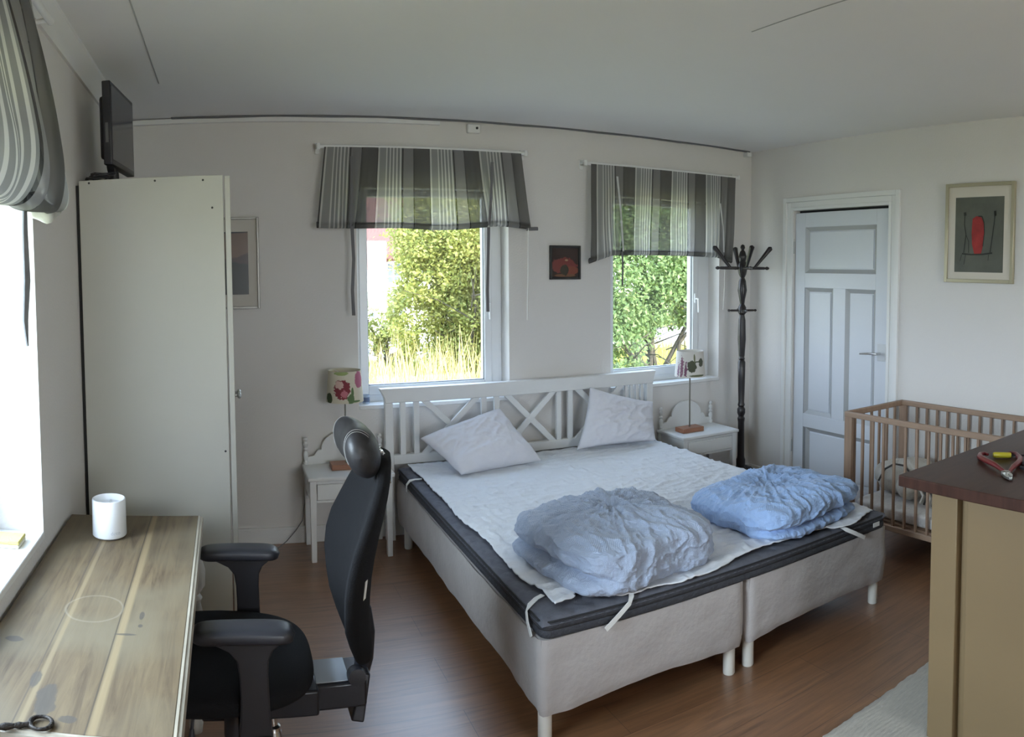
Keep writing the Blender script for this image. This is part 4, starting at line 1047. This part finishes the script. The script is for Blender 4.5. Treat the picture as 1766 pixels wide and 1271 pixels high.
lamp_b = spots_material('floral_shade_right', (.66, .63, .58), [((-.048, -.088, .475), (.030, .05, .042), (.075, .082, .05), .9), ((.022, -.1, .50), (.022, .05, .03), (.085, .09, .06), .9), ((-.01, -.1, .505), (.03, .05, .004), dgreen, .2),
        ((-.03, -.1, .53), (.006, .05, .03), (.16, .17, .09), .3), ((-.01, -.1, .408), (.06, .06, .007), (.12, .14, .07), .3),
        ((-.097, -.035, .47), (.05, .012, .07), (.26, .12, .17), 2.6), ((-.085, -.062, .45), (.05, .009, .05), (.2, .09, .14), 2.8), ((-.10, -.005, .44), (.05, .010, .05), (.3, .17, .24), 2.9)], .8, 85)
lamp(.668, 4.125, 'bedside lamp with red bloom shade, on the nightstand left of the beds', lamp_a)
lamp(3.032, 4.1, 'bedside lamp with dark leaf shade, on the nightstand right of the beds', lamp_b)
t = thing('glass_votive', 'small pale blue glass votive on the sill behind the left lamp', 'votive', (.835, 4.36, .8155))
build('cup', MB().lathe((.835, 4.345, .8155), [(.020, 0), (.022, .003), (.022, .055), (.019, .055), (.019, .008), (.001, .006)], 20), votive, t)
build('dark_print', MB().lathe((.835, 4.345, .826), [(.0224, 0), (.0224, .03)], 20, cap=False), mat('votive_band', (.12, .16, .26), .3), t)
pts = [(.44, 4.262, .42), (.437, 4.262, .25), (.42, 4.26, .14), (.38, 4.255, .085), (.32, 4.23, .03), (.26, 4.18, .006), (.2, 4.14, .006), (.15, 4.12, .006)]
o = build('lamp_cord', MB().tube(pts, .0028, 6), cable_grey); tag(o, 'thin grey lamp cord trailing down the wall beside the left nightstand', 'cord')

# ------------------------------------------------------------------ coat stand
def coat_stand():
    x, y = 3.475, 4.06
    t = thing('coat_stand', 'dark turned wooden coat stand in the corner by the door', 'coat stand', (x, y, 0))
    p = [(.034, .10), (.034, .22), (.028, .235), (.026, .25), (.024, .5), (.028, .53), (.02, .545), (.03, .57), (.03, .60), (.02, .615), (.027, .63), (.022, .65), (.026, .8), (.028, .95), (.02, .965), (.024, .975), (.02, .985), (.022, 1.0),
         (.030, 1.12), (.026, 1.26), (.018, 1.30), (.030, 1.315), (.030, 1.355), (.016, 1.38), (.022, 1.42), (.034, 1.48), (.026, 1.55), (.016, 1.575), (.028, 1.60), (.034, 1.63), (.034, 1.67), (.022, 1.695), (.030, 1.73), (.020, 1.765), (.010, 1.778), (.018, 1.795), (.014, 1.812), (.002, 1.82)]
    build('pole', MB().lathe((x, y, 0), p, 24), dark_wood, t)
    for k in range(4):
        a = math.radians(-8 + 90 * k); d = Vector((math.cos(a), math.sin(a), 0)); c = Vector((x, y, 0))
        P = [c + d * r_ + Vector((0, 0, z)) for r_, z in ((.02, .16), (.08, .135), (.15, .075), (.20, .035), (.225, .022))]
        if d.y > .5: P = [c + d * (r_ * .9) + Vector((0, 0, z)) for r_, z in ((.02, .16), (.08, .135), (.15, .075), (.20, .035), (.215, .022))]
        build('foot', MB().tube(P, [.022, .021, .019, .018, .021], 12), dark_wood, t)
    for k in range(4):
        a = math.radians(-23 + 90 * k - 22.5 * 0); d = Vector((math.cos(a), math.sin(a), 0)); c = Vector((x, y, 1.645))
        L = .205 if d.y < .5 else .19
        build('cross_peg', MB().tube([c + d * f * L for f in (.1, .8, .86, .9, .94, 1.0)], [.011, .011, .008, .013, .013, .006], 12), dark_wood, t)
        s = c + d * .09; e = c + d * (.215 if d.y < .5 else .19) + Vector((0, 0, .15))
        build('angled_hook', MB().tube([s, s.lerp(e, .5), s.lerp(e, .85), s.lerp(e, .95), e, e + (e - s) * .06], [.010, .014, .017, .019, .018, .004], 12), dark_wood, t)
        q = Vector((x, y, 1.333)); L2 = .11
        build('small_peg', MB().tube([q + d * f * L2 for f in (.15, .75, .85, .9, 1.0)], [.008, .008, .006, .011, .006], 10), dark_wood, t)
coat_stand()

# ------------------------------------------------------------------ crib
def crib():
    x0, x1, y0, y1 = 3.177, 3.728, 1.60, 2.787; zt, zb = .808, .175
    t = thing('crib', 'beech wood baby crib with upright slats against the right wall', 'crib', ((x0 + x1) / 2, (y0 + y1) / 2, 0))
    for x in (x0, x1 - .022):
        for y in (y0, y1 - .055): build('post', MB().box((x, y, 0), (x + .022, y + .055, zt - .03)), beech, t, .003)
    for x in (x0 - .003, x1 - .022):
        build('top_rail', MB().box((x, y0, zt - .032), (x + .026, y1, zt)), beech_x, t, .005)
        build('bottom_rail', MB().box((x + .002, y0 + .05, zb), (x + .024, y1 - .05, zb + .032)), beech_x, t, .004)
        n = 13
        for k in range(n):
            y = y0 + .055 + (y1 - y0 - .11) * (k + 1) / (n + 1)
            build('slat', MB().box((x + .006, y - .0075, zb + .02), (x + .020, y + .0075, zt - .03)), beech, t, .003)
    for y in (y0, y1 - .022):
        build('end_rail', MB().box((x0 + .02, y, zt - .034), (x1 - .02, y + .024, zt)), beech, t, .005)
        build('end_rail', MB().box((x0 + .02, y, zb), (x1 - .02, y + .024, zb + .032)), beech, t, .004)
        for k in range(6):
            x = x0 + .02 + (x1 - x0 - .04) * (k + .8) / 6.6
            build('slat', MB().box((x - .009, y + .005, zb + .02), (x + .009, y + .017, zt - .03)), beech, t, .003)
    build('slat_base', MB().box((x0 + .026, y0 + .026, .20), (x1 - .026, y1 - .026, .215)), beech, t)
    def mt(u, v):
        a = 2 * PI * u; ph = -PI / 2 + PI * v; ca, sa = math.cos(a), math.sin(a); cp = max(0, math.cos(ph)) ** .2; sp = math.sin(ph)
        X = abs(ca) ** .18 * (1 if ca > 0 else -1); Y = abs(sa) ** .18 * (1 if sa > 0 else -1)
        p = Vector(((x0 + x1) / 2 + .235 * X * cp, (y0 + y1) / 2 + .555 * Y * cp, .255 + .04 * abs(sp) ** .5 * (1 if sp > 0 else -1)))
        p.z += .006 * noise.noise(p * 9); return p
    o = build('crib_mattress', MB().grid(mt, 90, 26, wrap=True), crib_sheet, smooth=180); tag(o, 'thin crib mattress with a pale patterned sheet, inside the crib', 'mattress')
crib()
def bundle():
    t = thing('cloth_bundle', 'crumpled off-white canvas bag with dark-edged straps lying in the crib', 'bag', (3.50, 2.40, .30))
    def blob(cx, cy, cz, a, b, c, seed):
        def fn(u, v):
            al = 2 * PI * u; ph = -PI / 2 + PI * v
            p = Vector((math.cos(al) * math.cos(ph) * a, math.sin(al) * math.cos(ph) * b, math.sin(ph) * c))
            k = 1 + .22 * noise.noise(p * 9 + Vector((seed, 0, 0))) + .12 * (1 - abs(noise.noise(p * 16 + Vector((0, seed, 0))))) ** 3
            p = p * k; p.z = max(p.z, -c * .9); return Vector((cx, cy, cz)) + p
        return fn
    build('main_body', MB().grid(blob(3.50, 2.44, .38, .12, .14, .10, 1), 60, 34, wrap=True), canvas, t, smooth=180)
    build('side_pocket', MB().grid(blob(3.41, 2.30, .355, .09, .08, .065, 5), 50, 28, wrap=True), canvas, t, smooth=180)
    build('top_flap', MB().grid(blob(3.52, 2.36, .45, .085, .11, .05, 8), 50, 28, wrap=True), canvas, t, smooth=180)
    for k in range(7):
        y = 2.27 - .028 * k; a = MB().tube([(3.46 + .02 * math.sin(k), y + .05, .40), (3.40, y, .385 - .006 * k), (3.34 + .01 * (k % 3), y - .06 - .01 * (k % 2), .34), (3.32, y - .07, .306)], .007, 6)
        build('strap', a, mat('pale_strap', (.5, .47, .42), .9) if k % 2 else mat('dark_strap', (.06, .055, .05), .9), t)
    build('dark_edging', MB().tube([(3.38, 2.52, .36), (3.375, 2.47, .44), (3.40, 2.42, .475), (3.42, 2.36, .47), (3.41, 2.3, .43)], .006, 6), mat('dark_strap', (.06, .055, .05), .9), t)
    t.location.y += .165; t.location.z += .012
bundle()

# ------------------------------------------------------------------ kitchen counter, tools, rug
def counter():
    t = thing('kitchen_counter_cabinet', 'cream painted cabinet under the dark worktop at the right edge', 'cabinet', (2.5, .8, 0))
    x0, y1, y0, zt = 2.023, 1.375, -.6, .885
    build('corner_post', MB().box((x0, y1 - .103, .016), (x0 + .05, y1, .884)), cream_panel, t, .003)
    build('corner_post', MB().box((x0, y0, .016), (x0 + .05, y0 + .1, .884)), cream_panel, t, .003)
    build('side_panel', MB().box((x0 + .010, y0 + .1, .016), (x0 + .03, y1 - .138, .884)), cream_panel, t, .001)
    build('recess_strip', MB().box((x0 + .034, y1 - .138, .016), (x0 + .05, y1 - .103, .884)), cream_panel, t, .001)
    build('back_panel', MB().box((x0 + .05, y1 - .02, .016), (3.25, y1 - .004, .884)), cream_panel, t, .001)
    build('carcass', MB().box((x0 + .055, y0, .016), (3.25, y1 - .12, .87)), cream_panel, t)
    o = build('worktop', MB().box((1.980, -.7, .885), (3.45, 1.487, .925)), counter_wood, None, .004); tag(o, 'dark brown wooden worktop with red-handled pliers on it', 'worktop')
counter()
def pliers():
    t = thing('pliers', 'red-handled side cutting pliers open on the dark worktop', 'pliers', (2.28, 1.24, .90))
    z = .911
    a = [(2.285, 1.235, z), (2.33, 1.30, z + .006), (2.38, 1.375, z + .004), (2.42, 1.42, z), (2.455, 1.437, z - .001), (2.475, 1.43, z - .001), (2.47, 1.412, z - .001)]
    b = [(2.29, 1.225, z), (2.35, 1.238, z + .006), (2.42, 1.252, z + .004), (2.49, 1.285, z), (2.535, 1.325, z), (2.54, 1.352, z), (2.52, 1.362, z)]
    build('handle', MB().tube(a, [.006, .009, .0105, .010, .009, .007, .005], 12), red_rubber, t)
    build('handle', MB().tube(b, [.006, .009, .0105, .010, .009, .007, .005], 12), red_rubber, t)
    build('pivot', MB().lathe((2.275, 1.228, .903), [(.016, 0), (.017, .004), (.016, .014), (.006, .016)], 18), steel, t)
    d = Vector((-.72, -.69, 0)); s = Vector((.69, -.72, 0)); c = Vector((2.278, 1.23, 0))
    for k in (-1, 1):
        P = [c + s * (k * .001), c + s * (k * .015), c + d * .035 + s * (k * .016), c + d * .07 + s * (k * .004), c + d * .07 + s * (k * .0008)]
        build('jaw', MB().prism([(p.x, p.y, .903) for p in P], (0, 0, .012)), steel, t, .002)
pliers()
def screwdriver():
    t = thing('screwdriver', 'yellow-handled tool with black shafts behind the red pliers', 'tool', (2.5, 1.33, .90))
    z = .912
    build('handle', MB().tube([(2.468, 1.388, z), (2.472, 1.384, z), (2.500, 1.336, z), (2.504, 1.330, z)], [.009, .0115, .0115, .009], 14), yellow_plastic, t)
    build('shaft', MB().tube([(2.504, 1.330, z), (2.53, 1.285, z), (2.56, 1.225, z - .003)], .0035, 8), black_metal, t)
screwdriver()
def black_tool():
    t = thing('black_pliers', 'pair of black handles lying at the right edge of the worktop', 'tool', (2.43, 1.18, .90))
    z = .910
    for p in ([(2.425, 1.262, z), (2.42, 1.23, z), (2.425, 1.15, z)], [(2.375, 1.222, z), (2.36, 1.18, z), (2.37, 1.10, z)]):
        build('handle', MB().tube(p, [.006, .008, .009], 10), black_plastic, t)
    build('joint', MB().lathe((2.40, 1.05, .902), [(.015, 0), (.015, .012)], 14), steel, t)
    for s in (0, 1): build('jaw', MB().tube([(2.37 + s * .055, 1.11 + s * .045, z), (2.40, 1.05, z), (2.40 + .01 * s, .99, z)], .007, 8), steel, t)
black_tool()
for _n in ('pliers', 'screwdriver', 'black_pliers'):
    bpy.data.objects[_n].location += Vector((-.085, -.045, .025))
def rug():
    x0, x1, y0, y1 = 1.80, 2.95, .4, 1.655
    def fn(u, v):
        x, y = x0 + (x1 - x0) * u, y0 + (y1 - y0) * v
        e = min(u, 1 - u, v, 1 - v)
        y += .007 * noise.noise(Vector((x * 22, 3, 1))) * (v > .93); x += .007 * noise.noise(Vector((y * 22, 3, 1))) * (u < .04)
        z = .006 + .007 * min(1, e * 60) * (.55 + .45 * abs(math.sin(y * 170 + 1.5 * noise.noise(Vector((x * 9, y * 3, 0)))))) + .002 * noise.noise(Vector((x * 60, y * 60, 0)))
        if 1.99 < x and y < 1.40: z = min(z, .0135)
        return (x, y, z)
    o = build('rug', MB().grid(fn, 200, 260), rug_mat, smooth=180, solid=.003); tag(o, 'cream woven rag rug on the floor in front of the counter', 'rug')
rug()

# ------------------------------------------------------------------ outside
GZ = -.45
o = build('garden_ground', MB().box((-40, D + T, GZ - .2), (60, 70, GZ)).box((-40, YN - 30, GZ - .2), (XL - T - .01, D + T, GZ)).box((XL - T, YN - 30, GZ - .2), (60, YN - T - .01, GZ)).box((XR + T + .01, YN - T, GZ - .2), (60, D + T, GZ)), ground_mat)
tag(o, 'sunlit dry ground of the garden outside', 'ground', kind='structure')
o = build('gravel_yard', MB().box((-6, 17.5, GZ), (26, 22, GZ + .02)), gravel); tag(o, 'pale gravel road beyond the bushes', 'road', kind='structure')

def leaves(mb, pts, size, rn, drop=0):
    for p in pts:
        d = Vector((rn.gauss(0, 1), rn.gauss(0, 1), rn.gauss(0, .8) - drop)).normalized(); n = d.orthogonal().normalized()
        n = Matrix.Rotation(rn.random() * 6.28, 3, d) @ n; s = size * (.6 + .8 * rn.random()); w = d.cross(n)
        a = mb.bm.verts.new(p); b = mb.bm.verts.new(p + d * s * .5 + w * s * .26 + n * s * .05); c = mb.bm.verts.new(p + d * s); e = mb.bm.verts.new(p + d * s * .5 - w * s * .26 + n * s * .05)
        mb.face([a, b, c]); mb.face([a, c, e])
def bush(name, label, cat, base, lobes, nleaf, size, lm, seed, trunks=5, drop=0, group=None):
    rn = random.Random(seed); t = thing(name, label, cat, base, group); base = Vector(base)
    tr = MB()
    for k in range(trunks):
        L = lobes[k % len(lobes)]; e = base + Vector(L[0]) + Vector((rn.gauss(0, .3), rn.gauss(0, .3), 0)); s = base + Vector((rn.gauss(0, .18), rn.gauss(0, .18), 0))
        m1 = s.lerp(e, .35) + Vector((rn.gauss(0, .12), rn.gauss(0, .12), .15)); m2 = s.lerp(e, .7) + Vector((rn.gauss(0, .12), 0, .1))
        tr.tube([s, m1, m2, e], [.045, .033, .022, .01], 8)
        for q in range(7):
            a = s.lerp(e, .25 + .1 * q); b = a + Vector((rn.gauss(0, .6), rn.gauss(0, .6), rn.random() * .7)); tr.tube([a, a.lerp(b, .5) + Vector((0, 0, .08)), b], [.014, .009, .004], 5)
    build('trunk', tr, bark, t)
    P = []; tot = sum(l[1][0] * l[1][2] for l in lobes)
    for c, r_ in lobes:
        k = int(nleaf * r_[0] * r_[2] / tot); cl = []
        for _ in range(max(20, k // 40)):
            u = Vector((rn.gauss(0, 1), rn.gauss(0, 1), rn.gauss(0, 1))).normalized() * (.55 + .45 * rn.random() ** .5)
            cl.append(base + Vector(c) + Vector((u.x * r_[0], u.y * r_[1], u.z * r_[2])))
        for i in range(k):
            g = cl[i % len(cl)]; s = .15 * min(r_); P.append(g + Vector((rn.gauss(0, s), rn.gauss(0, s), rn.gauss(0, s * .8))))
    m = MB(); leaves(m, P, size, rn, drop); build('foliage', m, lm, t, smooth=0, stuff=True)
    return t
leaf_y = leaf_material('yellow_green_leaves', (.27, .32, .085), (.46, .44, .14))
leaf_g = leaf_material('fresh_green_leaves', (.09, .19, .05), (.22, .33, .09))
leaf_s = leaf_material('sage_green_leaves', (.17, .27, .10), (.36, .46, .20), .45)
leaf_d = leaf_material('deep_green_leaves', (.07, .14, .06), (.16, .25, .09))
bush('garden_tree', 'large sunlit yellow-green tree outside the left window', 'tree', (4.0, 12.2, GZ), [((-.35, 0, 2.55), (.85, .8, .75)), ((.25, .3, 3.3), (1.25, 1.0, 1.1)), ((-.5, -.2, 1.95), (.65, .6, .55)), ((.3, -.1, 1.55), (.8, .7, .7)), ((.9, .3, 2.3), (1.0, .8, 1.3)), ((.7, .2, .85), (1.0, .7, .45)), ((.1, -.2, .6), (.8, .5, .45)), ((-.8, 0, 1.25), (.5, .5, .6))], 60000, .075, leaf_y, 3, 5)
bush('garden_tree', 'darker green tree beside the yellow-green one, outside the left window', 'tree', (6.2, 15.0, GZ), [((-.5, -.2, 1.6), (1.0, .8, 1.0)), ((.2, 0, 2.6), (1.3, .9, 1.3)), ((-.3, .2, 3.6), (1.2, .9, 1.0)), ((-.8, -.3, .9), (.8, .6, .5)), ((-.3, .5, .6), (1.3, .5, .6))], 36000, .09, leaf_g, 5, 5)
bush('low_shrub', 'small yellow shrub in front of the house, low on the left of the left window', 'shrub', (2.95, 13.8, GZ), [((0, 0, 1.15), (.55, .4, .55)), ((.25, 0, .6), (.5, .4, .4))], 3000, .09, leaf_y, 8, 4)
bush('garden_bush', 'broad green bush with drooping leaves outside the right window', 'bush', (6.4, 9.6, GZ), [((-.7, 0, 2.0), (1.1, .8, .95)), ((.3, .1, 2.6), (1.2, .9, 1.0)), ((-.9, .1, 3.1), (1.1, .8, .9)), ((.6, .1, 1.65), (.65, .7, .5)), ((-1.05, -.1, 1.1), (.75, .6, .5)), ((-.4, 0, 1.35), (.6, .6, .35)), ((1.2, .3, 2.2), (.8, .7, .9)), ((1.0, .2, 3.2), (1.0, .8, .8)), ((-1.0, -.3, .45), (.8, .6, .35))], 70000, .07, leaf_s, 11, 9, .5)
bush('low_shrub', 'yellow-leaved shrub beyond the road, right window', 'shrub', (10.6, 16.0, GZ), [((0, 0, 1.0), (1.1, .6, .55))], 2500, .12, leaf_y, 18, 4)

def house():
    x0, x1, y0, y1 = 2.6, 12, 27, 35; g = GZ - .5; ev = 2.25
    t = thing('house', 'white house with a red board gable and tiled roof beyond the garden', 'house', (7, 31, g))
    build('wall', MB().box((x0, y0, g), (x1, y1, 1.7)), house_wall_w, t)
    build('red_boarding', MB().box((x0 - .03, y0 - .06, 1.7), (x1 + .03, y1, ev)), house_red, t)
    m = MB(); m.prism([(x0 - .5, y0 - .6, ev - .12), (x0 - .5, (y0 + y1) / 2, ev + 3.3), (x0 - .5, y1 + .6, ev - .12), (x0 - .5, y1 + .6, ev + .02), (x0 - .5, (y0 + y1) / 2, ev + 3.5), (x0 - .5, y0 - .6, ev + .02)], (x1 - x0 + 1, 0, 0))
    build('roof', m, roof_red, t)
    dm = build('dormer', MB().prism([(5.85, y0 - .09, .9), (6.75, y0 - .09, .9), (6.75, y0 - .09, 1.3), (6.5, y0 - .09, 2.05), (6.1, y0 - .09, 2.05), (5.85, y0 - .09, 1.3)], (0, .14, 0)), house_wall_w, t)
    wm = mat('house_window_glass', (.12, .14, .18), .2)
    for x, z in ((6.3, 1.6), (6.5, .3), (5.3, .3), (8.2, .4)):
        f = build('window', MB().box((x - .3, y0 - .14, z - .4), (x + .3, y0 - .05, z + .4)), trim_mat, t)
        for a in (-1, 1):
            for b in (-1, 0, 1): build('pane', MB().box((x + a * .13 - .10, y0 - .15, z + b * .25 - .1), (x + a * .13 + .10, y0 - .139, z + b * .25 + .1)), wm, f)
    build('chimney', MB().box((8.5, 30.6, 4.5), (9.1, 31.2, 6.4)), house_red, t)
house()

def grass(name, label, area, n, hmin, hmax, mt, seed):
    rn = random.Random(seed); m = MB()
    for _ in range(n):
        x = rn.uniform(area[0], area[1]); y = rn.uniform(area[2], area[3]); h = rn.uniform(hmin, hmax) * (.6 + .4 * rn.random()); a = rn.random() * 6.28
        w = .006 + .006 * rn.random(); lx, ly = rn.gauss(0, .16) * h, rn.gauss(0, .16) * h; dx, dy = math.cos(a) * w, math.sin(a) * w
        P = [Vector((x - dx, y - dy, GZ)), Vector((x + dx, y + dy, GZ)), Vector((x + lx * .4 + dx * .8, y + ly * .4 + dy * .8, GZ + h * .55)), Vector((x + lx * .4 - dx * .8, y + ly * .4 - dy * .8, GZ + h * .55)), Vector((x + lx, y + ly, GZ + h))]
        v = [m.bm.verts.new(p) for p in P]; m.face([v[0], v[1], v[2], v[3]]); m.face([v[3], v[2], v[4]])
    o = build(name, m, mt, smooth=0); tag(o, label, 'grass', kind='stuff')
straw = leaf_material('straw_grass', (.62, .50, .18), (.80, .70, .34), .3)
greeny = leaf_material('green_yellow_grass', (.42, .44, .10), (.62, .58, .18), .3)
grass('tall_dry_grass', 'tall straw-coloured dry grass outside the left window', (1.3, 3.3, 8.0, 9.3), 1500, .5, 1.5, straw, 4)
grass('meadow_grass', 'low yellow-green meadow grass around the bushes', (1.0, 12.0, 6.2, 15), 30000, .12, .55, greeny, 6)
